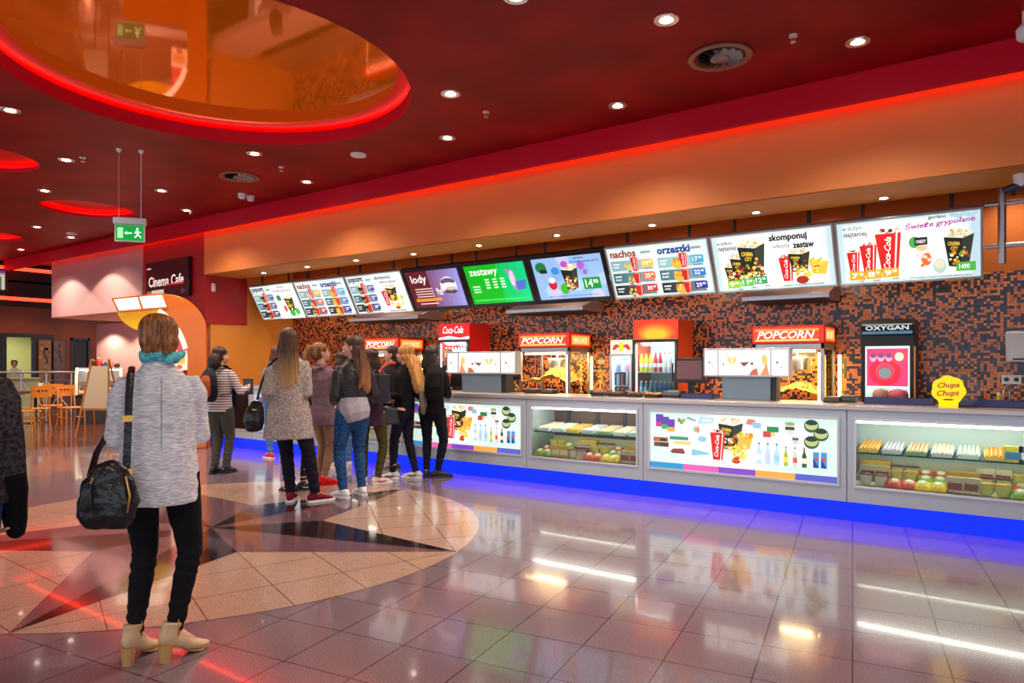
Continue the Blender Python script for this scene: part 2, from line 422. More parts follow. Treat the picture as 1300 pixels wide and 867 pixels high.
def mosaic_mat():
    m = bpy.data.materials.new('glass_mosaic'); m.use_nodes = True; nt = m.node_tree; b = nt.nodes['Principled BSDF']; L = nt.links.new
    tc = nt.nodes.new('ShaderNodeTexCoord')
    sep = nt.nodes.new('ShaderNodeSeparateXYZ'); L(tc.outputs['Object'], sep.inputs[0])
    S = .0275
    def mth(op, a, bb=None, v=None):
        n = nt.nodes.new('ShaderNodeMath'); n.operation = op
        if hasattr(a, 'links'): L(a, n.inputs[0])
        else: n.inputs[0].default_value = a
        if bb is not None:
            if hasattr(bb, 'links'): L(bb, n.inputs[1])
            else: n.inputs[1].default_value = bb
        return n.outputs[0]
    u = mth('DIVIDE', sep.outputs[0], S); v = mth('DIVIDE', sep.outputs[2], S)
    fu = mth('FLOOR', u); fv = mth('FLOOR', v)
    cu = nt.nodes.new('ShaderNodeCombineXYZ'); L(fu, cu.inputs[0]); L(fv, cu.inputs[1])
    wn = nt.nodes.new('ShaderNodeTexWhiteNoise'); wn.noise_dimensions = '2D'; L(cu.outputs[0], wn.inputs['Vector'])
    cb = nt.nodes.new('ShaderNodeVectorMath'); cb.operation = 'SCALE'; cb.inputs['Scale'].default_value = .16; L(cu.outputs[0], cb.inputs[0])
    ns = nt.nodes.new('ShaderNodeTexNoise'); ns.inputs['Scale'].default_value = 1; ns.inputs['Detail'].default_value = 3; L(cb.outputs[0], ns.inputs['Vector'])
    tot = mth('ADD', mth('MULTIPLY', wn.outputs['Value'], .62), mth('MULTIPLY', ns.outputs['Fac'], .85))
    isor = mth('GREATER_THAN', tot, .725)
    wn2 = nt.nodes.new('ShaderNodeTexWhiteNoise'); wn2.noise_dimensions = '3D'; c3 = nt.nodes.new('ShaderNodeCombineXYZ'); L(fu, c3.inputs[0]); L(fv, c3.inputs[1]); c3.inputs[2].default_value = 5.5
    L(c3.outputs[0], wn2.inputs['Vector'])
    r1 = nt.nodes.new('ShaderNodeValToRGB'); r1.color_ramp.elements[0].color = (*srgb(206, 106, 48), 1); r1.color_ramp.elements[1].color = (*srgb(238, 140, 70), 1)
    e_ = r1.color_ramp.elements.new(.5); e_.color = (*srgb(226, 120, 56), 1)
    r2 = nt.nodes.new('ShaderNodeValToRGB'); r2.color_ramp.interpolation = 'CONSTANT'
    r2.color_ramp.elements[0].color = (*srgb(34, 28, 34), 1); r2.color_ramp.elements[1].color = (*srgb(38, 50, 92), 1); r2.color_ramp.elements[1].position = .72
    e_ = r2.color_ramp.elements.new(.35); e_.color = (*srgb(52, 54, 66), 1)
    L(wn2.outputs['Value'], r1.inputs[0]); L(wn2.outputs['Value'], r2.inputs[0])
    # the dark tesserae are brown at the left end of the wall and navy towards the right
    mrx = nt.nodes.new('ShaderNodeMapRange'); mrx.inputs[1].default_value = -6.5; mrx.inputs[2].default_value = -1.5; L(sep.outputs[0], mrx.inputs[0])
    r3 = nt.nodes.new('ShaderNodeValToRGB'); r3.color_ramp.interpolation = 'CONSTANT'; r3.color_ramp.elements[0].color = (*srgb(44, 24, 22), 1); r3.color_ramp.elements[1].color = (*srgb(82, 44, 36), 1); r3.color_ramp.elements[1].position = .55
    L(wn2.outputs['Value'], r3.inputs[0]); mdk = nt.nodes.new('ShaderNodeMix'); mdk.data_type = 'RGBA'; L(mrx.outputs[0], mdk.inputs[0]); L(r3.outputs[0], mdk.inputs[6]); L(r2.outputs[0], mdk.inputs[7])
    mx = nt.nodes.new('ShaderNodeMix'); mx.data_type = 'RGBA'; L(isor, mx.inputs[0]); L(mdk.outputs[2], mx.inputs[6]); L(r1.outputs[0], mx.inputs[7])
    g = mth('MAXIMUM', mth('ABSOLUTE', mth('SUBTRACT', mth('FRACT', u), .5)), mth('ABSOLUTE', mth('SUBTRACT', mth('FRACT', v), .5)))
    gr = mth('GREATER_THAN', g, .44)
    mg = nt.nodes.new('ShaderNodeMix'); mg.data_type = 'RGBA'; L(gr, mg.inputs[0]); L(mx.outputs[2], mg.inputs[6]); mg.inputs[7].default_value = (*srgb(70, 58, 62), 1)
    L(mg.outputs[2], b.inputs['Base Color']); b.inputs['Roughness'].default_value = .22
    bp = nt.nodes.new('ShaderNodeBump'); bp.inputs['Strength'].default_value = .5; bp.inputs['Distance'].default_value = .002; bp.invert = True; L(gr, bp.inputs['Height']); L(bp.outputs[0], b.inputs['Normal'])
    return m
M_mosaic = mosaic_mat()
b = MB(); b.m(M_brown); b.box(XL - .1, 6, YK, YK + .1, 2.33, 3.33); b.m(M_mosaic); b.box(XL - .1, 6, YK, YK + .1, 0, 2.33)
struct(b.build('wall_back', smooth=False))
M_orange_wall = mat('ochre_orange_wall', srgb(222, 140, 50), rough=.6, var=.08, vscale=1)
M_redwall = mat('deep_red_wall', srgb(168, 16, 20), rough=.55)
b = MB(); b.m(M_orange_wall); b.box(XL - .1, XL, 7.3, YK, 0, 3.3); b.box(XL - .1, XL, 6.72, 7.3, 0, 2.1)
struct(b.build('wall_left', smooth=False))
b = MB(); b.m(M_redwall); b.box(-13.2, XL + .015, 6.62, 7.42, 2.1, ZC); b.box(-13.2, XL - .1, 7.4, YK, 0, 3.3); struct(b.build('wall_red_panel', smooth=False))
# dusty pink bulkhead and the wall below it
b = MB(); b.m(M_pink); b.box(-17.2, -13.2, YB, 8.4, 2.42, ZC); struct(b.build('wall_pink_bulkhead', smooth=False, bevel=.02))
b = MB(); b.m(M_pink); b.box(-18.9, -13.2, 8.3, 8.5, 0, 2.42); b.cyl((-18.9, 8.42, 0), (-18.9, 8.42, 2.42), .12, n=24)
struct(b.build('wall_pink', smooth=True))
# far hall
M_farwall = mat('brick_orange_wall', srgb(150, 62, 26), rough=.6, var=.25, vscale=1.2)
M_room = mat('pale_green_wall', srgb(206, 206, 140), rough=.6)
b = MB(); b.m(M_farwall)
b.box(-22.2, -22, 2, 7.35, 0, 3.3); b.box(-22.2, -22, 7.35, 8.02, 2.14, 3.3); b.box(-22.2, -22, 8.02, 9.0, 0, 3.3); b.box(-22.2, -22, 9.0, 9.4, 2.1, 3.3); b.box(-22.2, -22, 9.4, 13, 0, 3.3)
struct(b.build('wall_far', smooth=False))
b = MB(); b.m(M_black); b.box(-22.03, -21.96, 7.2, 8.5, 2.14, 2.24); b.box(-22.03, -21.96, 7.2, 7.35, 0, 2.14); b.box(-22.03, -21.96, 7.95, 8.05, 0, 2.14)
struct(b.build('door_1', smooth=False))
b = MB(); b.m(mat('dark_red_door', srgb(38, 14, 10), rough=.5)); b.box(-22.12, -22.02, 9.0, 9.4, 0, 2.1); b.m(M_black)
b.box(-22.02, -21.97, 8.94, 9.0, 0, 2.16); b.box(-22.02, -21.97, 9.4, 9.46, 0, 2.16); b.box(-22.02, -21.97, 8.94, 9.46, 2.1, 2.16)
struct(b.build('door_2', smooth=False))
b = MB(); b.m(M_room); b.box(-25, -24.9, 6, 10, 0, 3); b.box(-25, -22.2, 6.9, 7, 0, 3); b.box(-25, -22.2, 9.6, 9.7, 0, 3); b.m(M_white); b.box(-25, -22.2, 6.9, 9.7, 2.9, 3)
struct(b.build('wall_back_room', smooth=False))
b = MB(); b.m(M_black); b.box(-18.72, -18.6, -8, 9.0, 2.73, ZC); b.m(M_black); b.box(-22, -18.6, -8, 13, 3.3, 3.35)
b.m(M_ledred); b.box(-18.60, -18.585, -8, 7.6, 3.58, 3.66); b.box(-18.60, -18.585, -8, 7.6, 2.88, 2.96); b.box(-21.98, -21.95, 2, 13, 3.2, 3.24)
struct(b.build('wall_hall_header', smooth=False))
# walls closing the hall, away from the picture
b = MB(); b.m(M_farwall); b.box(-30, -18.6, 13, 13.2, 0, 3.4); struct(b.build('wall_rear_left', smooth=False))
b = MB(); b.m(M_redwall); b.box(6, 6.2, 3, 9, 0, ZC); struct(b.build('wall_right', smooth=False))

# ------------------------------------------------------------------ lights
def spot(x, y, z, W, col=(1, .86, .68), size=R(135), blend=.9, name='downlight_lamp'):
    l = bpy.data.lights.new(name, 'SPOT'); l.energy = W; l.color = col; l.spot_size = size; l.spot_blend = blend; l.shadow_soft_size = .04
    o = bpy.data.objects.new(name, l); C.objects.link(o); o.location = (x, y, z); return o
M_bulb = led('lamp_lens', (1, .9, .74), 14)
M_chrome = mat('satin_chrome', (.7, .68, .65), rough=.25, metal=.9)
_dl = []
def downlight(x, y, z, r, label, group, W):
    root = empty('downlight', (x, y, z), 0, label, 'ceiling light', group)
    if not _dl:
        b = MB(); b.m(M_chrome); b.lathe((0, 0, 0), [(.062, -.004), (.085, -.006), (.088, 0), (.06, .002)], 24); o1 = b.build('trim_ring', root)
        b = MB(); b.m(M_bulb); b.lathe((0, 0, 0), [(.02, -.012), (.042, -.006), (.06, .001)], 20); o2 = b.build('lens', root); _dl.extend([o1, o2])
    else:
        for q in _dl:
            c = q.copy(); C.objects.link(c); c.parent = root
    root.scale = (r, r, r)
    spot(x, y, z - .03, W)
CEIL_D = [(846, 25, 'left of the large vent, upper one'), (1089, 53, 'rightmost one over the counter'), (784, 134, 'in the bulkhead row, left of large vent'),
    (572, 119, 'right of the amber dome'), (568, 175, 'under the one right of the amber dome'), (655, -4, 'at the top edge of the photo'), (323, 195, 'just below the amber dome rim'),
    (390, 231, 'right of the small round vent'), (13, 140, 'at the left edge below the dome'), (84, 203, 'left of the exit sign wires'), (205, 242, 'right of the exit sign wires'),
    (57, 242, 'above the red lens-shaped recess'), (90, 301, 'dim, left of the exit sign'), (47, 288, 'dim, far left'), (55, 320, 'farthest, above the pink wall'), (247, 269, 'small, right of the exit sign')]
for px, py, t in CEIL_D:
    x, y = PZ(px, py, ZC); y = min(y, 5.75); downlight(x, y, ZC - .001, 1, 'round recessed downlight in red ceiling, ' + t, 'downlights in the red ceiling', L_CEIL)
for px, py in [(608, 311), (707, 298), (960, 269), (1122, 252), (335, 346), (390, 338), (452, 330), (525, 322), (828, 285)]:
    x, y = PZ(px, py, 2.94)
    y = min(y, 7.15); x = PX(px, y)
    downlight(x, y, 2.933, .75, 'small recessed downlight in the ochre soffit above the menu boards', 'downlights in the soffit over the counter', L_SOFFIT)
for x, y in [(-14.4, 5.85), (-16.2, 5.85)]: spot(x, y, ZC - .05, L_PINK, col=(1, .75, .6), size=R(112), blend=.12)
for x, y in [(-14.6, 7.7), (-16.3, 7.7), (-18.0, 7.7)]: spot(x, y, 2.38, 110, col=(1, .75, .55), size=R(140), blend=.3)
for x in (-10, -8.3, -6.6, -4.9, -3.2, -1.5, .2): spot(x, 8.1, 3.28, L_MOSAIC_FILL, size=R(115), blend=.8, name='mosaic_fill_light')  # unseen fill lights added to brighten the mosaic and back counter
for y in (5.5, 7.4, 9.2): spot(-20.9, y, 3.28, 55, col=(1, .7, .45), size=R(140), name='hall_fill_light')  # unseen fill lights added to brighten the far wall
# the lit room behind the far door, and lamps of the hall behind the photographer
spot(-23.6, 8.2, 2.85, 130, col=(1, 1, .85), size=R(150))
for x, y in [(2.5, -2), (-2, -2.5), (-6, -2), (-10, -1.5), (-14, 1.5), (-10, 2), (2.5, 2.0), (-1, 1.0)]:
    downlight(x, y, ZC - .001, 1, 'round recessed downlight in the red ceiling behind the photographer', 'downlights outside the picture', L_CEIL)
# ------------------------------------------------------------------ menu boards
BT = (7.37, 2.80); BBt = (7.69, 2.20)          # (Y, Z) of the top and bottom edge of the row of boards
_bl = math.hypot(BBt[0] - BT[0], BT[1] - BBt[1])
VV = Vector((0, BT[0] - BBt[0], BT[1] - BBt[1])) / _bl
NN = Vector((1, 0, 0)).cross(VV)               # towards the customers
M_frame = mat('silver_board_frame', (.5, .53, .56), rough=.35, metal=.7)
M_bezel = mat('black_screen_bezel', (.012, .011, .016), rough=.22)
PAPER = (226, 240, 236); CY = (176, 212, 214)
def board(px0, px1, kind, label, draw, name='menu_board'):
    x0 = PX(px0, BT[0]); x1 = PX(px1, BT[0]); W = x1 - x0; H = _bl
    tv = kind == 'tv'
    root = empty(name, (0, 0, 0), 0, label, 'menu screen' if tv else 'menu board', 'screens in the menu row' if tv else 'backlit menu boards over the counter')
    M = Matrix.Translation(Vector((x0, BBt[0], BBt[1]))) @ Matrix(((1, 0, 0, 0), (0, NN.y * 1, VV.y, 0), (0, NN.z, VV.z, 0), (0, 0, 0, 1)))
    # local: x along, y towards the viewer, z up the board
    fr = .055 if tv else .022; g = .004
    b = MB(); b.M = M; b.m(M_bezel if tv else M_frame)
    d = -.07
    b.box(g, W - g, d, 0, 0, H); 
    b.box(g, W - g, 0, .012, 0, fr); b.box(g, W - g, 0, .012, H - fr, H); b.box(g, g + fr, 0, .012, fr, H - fr); b.box(W - g - fr, W - g, 0, .012, fr, H - fr)
    o = b.build('frame', root, bevel=.003)
    p = Print(M @ Vector((g + fr, .001, fr)), (1, 0, 0), VV, W - 2 * g - 2 * fr, H - 2 * fr, BOARD_E)
    draw(p); p.build('screen' if tv else 'backlit_print', root)
    for q in (.2, .8):
        b = MB(); b.m(M_dark); b.loft([(x0 + W * q, BT[0] + .12, BT[1] - .05), (x0 + W * q, BT[0] + .12, 3.30)], [.018, .018], 8, 'flat'); b.build('hanging_rod', root)
    return root
def d_grad(p, c0, c1, side='l', n=10):
    for i in range(n):
        t = i / (n - 1); c = tuple(c0[k] * (1 - t) + c1[k] * t for k in range(3))
        p.rect(p.W * i / n, 0, p.W / n + .001, p.H, c)
def d_cola(p):
    W, H = p.W, p.H; p.rect(0, 0, W, H, (196, 224, 228)); p.rect(W * .04, H * .03, W * .9, H * .94, (222, 238, 238)); p.rect(W * .08, H * .06, W * .8, H * .88, (244, 248, 247)); p.ell(W * .97, H * .5, W * .05, H * .4, (190, 220, 230)); 
    for i in range(7): p.ell(W * (.82 + .025 * i), H * (.97 - .02 * (i % 3)), W * .02, H * .04, (176, 210, 226))
    p.text('w dużym', W * .04, H * .86, W * .15, H * .09, (70, 74, 80), bold=0); p.text('najtaniej', W * .05, H * .75, W * .17, H * .1, (40, 44, 50), bold=.015)
    p.cup(W * .06, H * .14, W * .1, H * .42, seed=3); p.cup(W * .16, H * .13, W * .13, H * .54, seed=4); p.cup(W * .28, H * .13, W * .19, H * .72, seed=5)
    for i, t in enumerate(('750', '850', '950')): p.price(W * (.07 + .125 * i), H * (.05 + .01 * i), W * .12, H * .15, (242, 170, 30), t)
    p.text('mały', W * .14, H * .015, W * .04, H * .03, (60, 60, 60)); p.text('średni', W * .25, H * .02, W * .05, H * .03, (60, 60, 60)); p.text('duży', W * .39, H * .03, W * .05, H * .03, (60, 60, 60))
    p.text('gorąco', W * .66, H * .92, W * .12, H * .055, (60, 50, 80)); p.text('Świeże grypolane', W * .5, H * .78, W * .47, H * .13, (168, 60, 150), shear=.2, rot=.05)
    p.ell(W * .56, H * .6, W * .04, H * .09, (70, 160, 80)); p.rect(W * .56, H * .55, W * .09, H * .12, (34, 40, 38)); p.text('CHEEZY', W * .57, H * .58, W * .07, H * .05, (240, 240, 240)); p.ell(W * .61, H * .5, W * .04, H * .05, (222, 190, 150))
    p.ell(W * .64, H * .32, W * .035, H * .1, (230, 110, 50)); p.dots(W * .58, H * .22, W * .1, H * .2, [(235, 120, 60), (250, 215, 200)], 12, W * .012, 3); p.ell(W * .73, H * .2, W * .045, H * .12, (180, 210, 200)); p.ell(W * .73, H * .23, W * .035, H * .07, (226, 222, 190))
    p.popcorn(W * .76, H * .16, W * .2, H * .6); p.rect(W * .84, H * .1, W * .13, H * .14, (80, 180, 70)); p.text('1490', W * .86, H * .13, W * .07, H * .08, (250, 255, 250))
    p.text('oferta dostępna w kinach do wyczerpania zapasów zestawu', W * .52, H * .02, W * .42, H * .03, (60, 60, 66))
def d_combo(p):
    W, H = p.W, p.H; p.rect(0, 0, W, H, (200, 226, 228)); p.rect(W * .04, H * .03, W * .92, H * .95, (226, 238, 238)); p.rect(W * .08, H * .06, W * .84, H * .9, (244, 247, 246))
    p.text('w dużym', W * .04, H * .83, W * .14, H * .08, (120, 124, 130)); p.text('najtaniej', W * .05, H * .72, W * .16, H * .1, (30, 34, 40), bold=.015)
    p.popcorn(W * .08, H * .14, W * .13, H * .38, True, 1); p.popcorn(W * .14, H * .16, W * .17, H * .54, True, 5); p.popcorn(W * .22, H * .18, W * .24, H * .76, True, 9)
    p.dots(W * .12, H * .2, W * .32, H * .22, [(190, 60, 30), (226, 190, 60), (240, 225, 190), (120, 50, 20)], 44, W * .014, 4)
    for i, t in enumerate(('990', '1150', '1290')): p.price(W * (.09 + .12 * i), H * (.05 + .025 * i), W * .115, H * .14, [(150, 210, 60), (90, 190, 80), (40, 160, 80)][i], t)
    for i in range(3): p.rect(W * (.18 + .12 * i), H * (.015 + .02 * i), W * .04, H * .015, (80, 80, 80))
    p.text('skomponuj', W * .5, H * .8, W * .31, H * .15, (24, 28, 30), bold=.04); p.text('własny', W * .52, H * .68, W * .15, H * .11, (150, 154, 156)); p.text('zestaw', W * .69, H * .68, W * .17, H * .1, (24, 28, 30), bold=.04)
    p.cup(W * .56, H * .12, W * .12, H * .46, True, 8); p.popcorn(W * .64, H * .26, W * .18, H * .42, True, 7); p.poly([(W * .8, H * .46), (W * .96, H * .42), (W * .93, H * .2), (W * .83, H * .22)], (240, 196, 70)); p.nachos(W * .8, H * .34, W * .15, H * .14, 3)
    p.nachos(W * .68, H * .12, W * .2, H * .2, 2); p.ell(W * .74, H * .13, W * .05, H * .07, (170, 40, 24))
    p.text('zapytaj o swoją ulubioną przekąskę', W * .58, H * .03, W * .33, H * .035, (70, 70, 76))
def d_two(p, left, lc, rcol, right, rc, lp, rp, kinds):
    W, H = p.W, p.H; p.rect(0, 0, W, H, (204, 228, 228)); p.rect(W * .015, H * .03, W * .97, H * .94, (222, 238, 236))
    for s_, (t, c, pr, kd) in enumerate(((left, lc, lp, kinds[0]), (right, rc, rp, kinds[1]))):
        o = W * (.02 + .49 * s_)
        p.text(t, o + W * .01, H * .8, W * (.27 if s_ == 0 else .32), H * .15, c, bold=.04); p.text('zestaw', o + W * .33, H * .85, W * .1, H * .05, (60, 66, 76))
        for r_ in range(3):
            y = H * (.54 - .245 * r_); c0 = [(130, 176, 180), (60, 110, 118), (26, 36, 46)][r_]
            for q in range(6): 
                f = q / 5; p.rect(o + W * .07 * q, y, W * .0705, H * .2, tuple(c0[k] * (1 - .55 * f) + 205 * .55 * f for k in range(3)))
            p.rect(o + W * .02, y + H * .12, W * .07, H * .025, (236, 244, 244)); p.text(['mały', 'średni', 'duży'][r_], o + W * .02, y + H * .05, W * .06, H * .05, (250, 252, 252))
            if kd == 'n': p.nachos(o + W * .13, y - H * .03, W * .13, H * .16, 3 + r_)
            elif kd == 'p': p.popcorn(o + W * .14, y - H * .04, W * .1, H * .26, False, r_)
            else: p.ell(o + W * .19, y + H * .06, W * .055, H * .1, (232, 170, 60)); p.dots(o + W * .14, y + H * .05, W * .1, H * .1, [(246, 205, 110), (200, 120, 40)], 12, W * .012, r_)
            p.cup(o + W * .21, y - H * .02, W * .08, H * (.3 if r_ == 0 else .22), r_ == 0, r_)
            p.price(o + W * .32, y + H * .05, W * .12, H * .14, pr[r_][0], pr[r_][1]); p.rect(o + W * .34, y + H * .005, W * .09, H * .022, (120, 130, 136))
OR3 = [((238, 190, 60), '1990'), ((226, 110, 70), '2590'), ((200, 50, 50), '3090')]; BL3 = [((60, 170, 214), '1790'), ((40, 120, 200), '2290'), ((44, 50, 160), '2990')]; PU3 = [((70, 80, 150), '1790'), ((70, 70, 150), '2290'), ((60, 60, 140), '2890')]
def d_nachos(p): d_two(p, 'nachos', (160, 70, 40), None, 'orzeszki', (34, 60, 130), OR3, BL3, 'no')
def d_popzest(p):
    d_two(p, 'popcorn', (30, 34, 70), None, 'zestaw', (60, 70, 60), PU3, PU3, 'pp'); W, H = p.W, p.H
    p.rect(W * .5, 0, W * .5, H, (240, 248, 246)); p.text('skomponuj', W * .54, H * .84, W * .28, H * .12, (30, 50, 46)); p.text('własny zestaw', W * .6, H * .74, W * .3, H * .09, (90, 110, 106))
    p.popcorn(W * .66, H * .28, W * .2, H * .44, True, 3); p.cup(W * .58, H * .18, W * .11, H * .42, True, 4); p.nachos(W * .68, H * .1, W * .26, H * .34, 5); p.rect(W * .62, H * .03, W * .3, H * .02, (70, 90, 100))
def d_popbal(p):
    d_two(p, 'popcorn', (30, 34, 70), None, 'zestaw', (60, 70, 60), PU3, PU3, 'pp'); W, H = p.W, p.H
    p.rect(W * .5, 0, W * .5, H, (240, 248, 246)); p.text('gorąco', W * .66, H * .9, W * .14, H * .06, (50, 50, 90)); p.text('Świeże grypolane', W * .53, H * .78, W * .4, H * .1, (168, 60, 120), shear=.2)
    p.popcorn(W * .7, H * .2, W * .2, H * .5, True, 5); p.ell(W * .6, H * .62, W * .05, H * .09, (60, 130, 80)); p.ell(W * .66, H * .3, W * .03, H * .1, (220, 60, 50)); p.ell(W * .78, H * .16, W * .06, H * .1, (60, 180, 70)); p.ell(W * .9, H * .2, W * .05, H * .1, (70, 190, 80))
def d_lody(p):
    W, H = p.W, p.H; d_grad(p, (96, 22, 40), (150, 150, 220), n=12); p.rect(0, 0, W * .42, H, (92, 26, 36)); p.text('lody', W * .08, H * .62, W * .3, H * .28, (250, 235, 235), bold=.02)
    for i in range(4): p.rect(W * .1, H * (.5 - .07 * i), W * .34, H * .03, (226, 190, 190))
    p.rect(W * .06, H * .17, W * .5, H * .08, (236, 140, 60)); p.text('9zł', W * .5, H * .32, W * .12, H * .2, (240, 220, 225)); p.rect(W * .12, H * .09, W * .36, H * .03, (230, 200, 200))
    p.ell(W * .76, H * .56, W * .15, H * .24, (232, 228, 232)); p.ell(W * .76, H * .66, W * .13, H * .1, (100, 80, 100)); p.ell(W * .76, H * .56, W * .14, H * .08, (250, 244, 240)); p.ell(W * .77, H * .4, W * .12, H * .07, (80, 70, 96)); p.ell(W * .79, H * .48, W * .1, H * .05, (206, 180, 170))
def d_zest(p):
    W, H = p.W, p.H; d_grad(p, (4, 176, 30), (0, 205, 130), n=8); p.rect(0, 0, W * .55, H, (4, 180, 26)); p.text('zestawy', W * .07, H * .68, W * .48, H * .22, (232, 255, 232), bold=.02)
    for i in range(3):
        for j in range(4): p.rect(W * (.3 + .13 * i), H * (.6 - .07 * j), W * .07, H * .035, (226, 255, 226))
    for j in range(3): p.rect(W * .07, H * (.44 - .07 * j), W * .12, H * .03, (226, 255, 226))
    p.rect(W * .05, H * .08, W * .9, H * .03, (60, 220, 100))
    p.poly([(W * .68, H * .85), (W * .8, H * .8), (W * .84, H * .3), (W * .76, H * .3)], (170, 120, 190)); p.poly([(W * .8, H * .52), (W * .97, H * .55), (W * .93, H * .32), (W * .8, H * .3)], (80, 110, 200)); p.ell(W * .76, H * .6, W * .04, H * .2, (214, 196, 226))
def d_promo(p):
    W, H = p.W, p.H; p.rect(0, 0, W, H, (150, 188, 232)); 
    for i in range(9): p.ell(W * ((.13 * i + .2) % 1), H * ((.37 * i + .2) % 1), W * .09, H * .14, [(176, 206, 240), (136, 176, 226), (196, 200, 240)][i % 3])
    p.ell(W * .12, H * .78, W * .08, H * .13, (30, 120, 60)); p.rect(W * .1, H * .64, W * .1, H * .09, (30, 40, 40)); p.ell(W * .32, H * .68, W * .06, H * .09, (60, 140, 220)); p.ell(W * .24, H * .36, W * .06, H * .13, (206, 30, 60)); p.ell(W * .24, H * .46, W * .05, H * .07, (240, 240, 240)); p.ell(W * .4, H * .24, W * .06, H * .13, (70, 180, 40))
    p.popcorn(W * .4, H * .2, W * .24, H * .62, False, 2); p.dots(W * .44, H * .24, W * .14, H * .3, [(220, 130, 40), (245, 220, 180), (150, 50, 20)], 22, W * .016, 8)
    p.ell(W * .47, H * .82, W * .05, H * .08, (190, 80, 190)); p.ell(W * .7, H * .76, W * .05, H * .1, (180, 90, 200)); p.ell(W * .74, H * .6, W * .03, H * .06, (160, 90, 200)); p.text('gorąco', W * .62, H * .91, W * .14, H * .05, (40, 40, 110)); p.text('Świeże grypolane', W * .56, H * .82, W * .4, H * .08, (90, 60, 170), shear=.2)
    p.rect(W * .68, H * .2, W * .24, H * .27, (24, 146, 60)); p.text('14', W * .71, H * .24, W * .1, H * .19, (240, 255, 240), bold=.02); p.text('90', W * .82, H * .32, W * .07, H * .1, (240, 255, 240)); p.text('oferta dostępna do wyczerpania zapasów', W * .15, H * .05, W * .7, H * .035, (50, 70, 140))
board(315, 371, 'lb', 'leftmost backlit menu board, popcorn offers beside balloon picture', d_popbal)
board(371, 436, 'lb', 'small backlit nachos and orzeszki menu board, second from the left', d_nachos)
board(436, 508, 'lb', 'backlit popcorn menu board directly left of the lody screen', d_popzest)
board(508, 582, 'tv', 'black-framed screen reading lody on dark red and lilac', d_lody, 'menu_screen')
board(582, 667, 'tv', 'black-framed screen reading zestawy on bright green', d_zest, 'menu_screen')
board(667, 766, 'tv', 'black-framed screen with light blue popcorn offer and green price', d_promo, 'menu_screen')
board(766, 899, 'lb', 'large backlit nachos and orzeszki board right of the screens', d_nachos)
board(899, 1058, 'lb', 'backlit board reading skomponuj własny zestaw with popcorn boxes', d_combo)
board(1058, 1249, 'lb', 'rightmost backlit board with three red cola cups', d_cola)

# stainless hoods over the popcorn machines
def hood(px0, px1, label):
    x0 = PX(px0, 7.7); x1 = PX(px1, 7.7)
    r = empty('extractor_hood', (x0, 7.74, 2.10), 0, label, 'extractor hood', 'steel hoods under the menu boards')
    W = x1 - x0; b = MB(); b.m(M_steel); b.prism([(0, 0), (.60, 0), (.60, .14), (.30, .14), (0, .05)], 0, 0, W); b.build('canopy', r, bevel=.004)
    b = MB(); b.m(M_dark); b.box(.05, W - .05, .05, .55, -.012, -.001); b.build('grease_filter', r)
hood(640, 738, 'stainless steel hood under the blue offer screen'); hood(940, 1052, 'pale steel hood under the skomponuj board'); hood(440, 528, 'steel hood under the popcorn board on the left')

# ------------------------------------------------------------------ the counter
YF = 6.65; ZT = 1.035
M_face_l = mat('silver_grey_laminate', srgb(180, 188, 198), rough=.3, metal=.25)
M_case_in = mat('case_back_panel', srgb(92, 64, 54), rough=.5)
M_case_in2 = mat('pale_case_back_panel', srgb(190, 208, 204), rough=.4)
M_glass = glass_mat()
M_shelf = glass_mat('green_edge_glass', (.72, .92, .84))
UN = [(-11.08, -9.80, 'case'), (-9.80, -7.86, 'light'), (-7.86, -6.39, 'case'), (-6.39, -4.45, 'light'), (-4.45, -2.98, 'case'), (-2.98, -1.04, 'light'), (-1.04, .56, 'case'), (.56, 2.50, 'light')]
UL = ['glass-fronted snack display at the far left end of the counter', 'backlit picture panel half hidden behind the woman in the speckled long coat', 'glass-fronted snack display hidden behind the queue of girls', 'backlit picture panel beside the queue of girls',
      'glass-fronted snack display with brown back, between two picture panels', 'widest backlit picture panel in the middle of the counter front', 'glass-fronted snack display at the right edge under the yellow flower sign', 'backlit picture panel right of the picture edge']
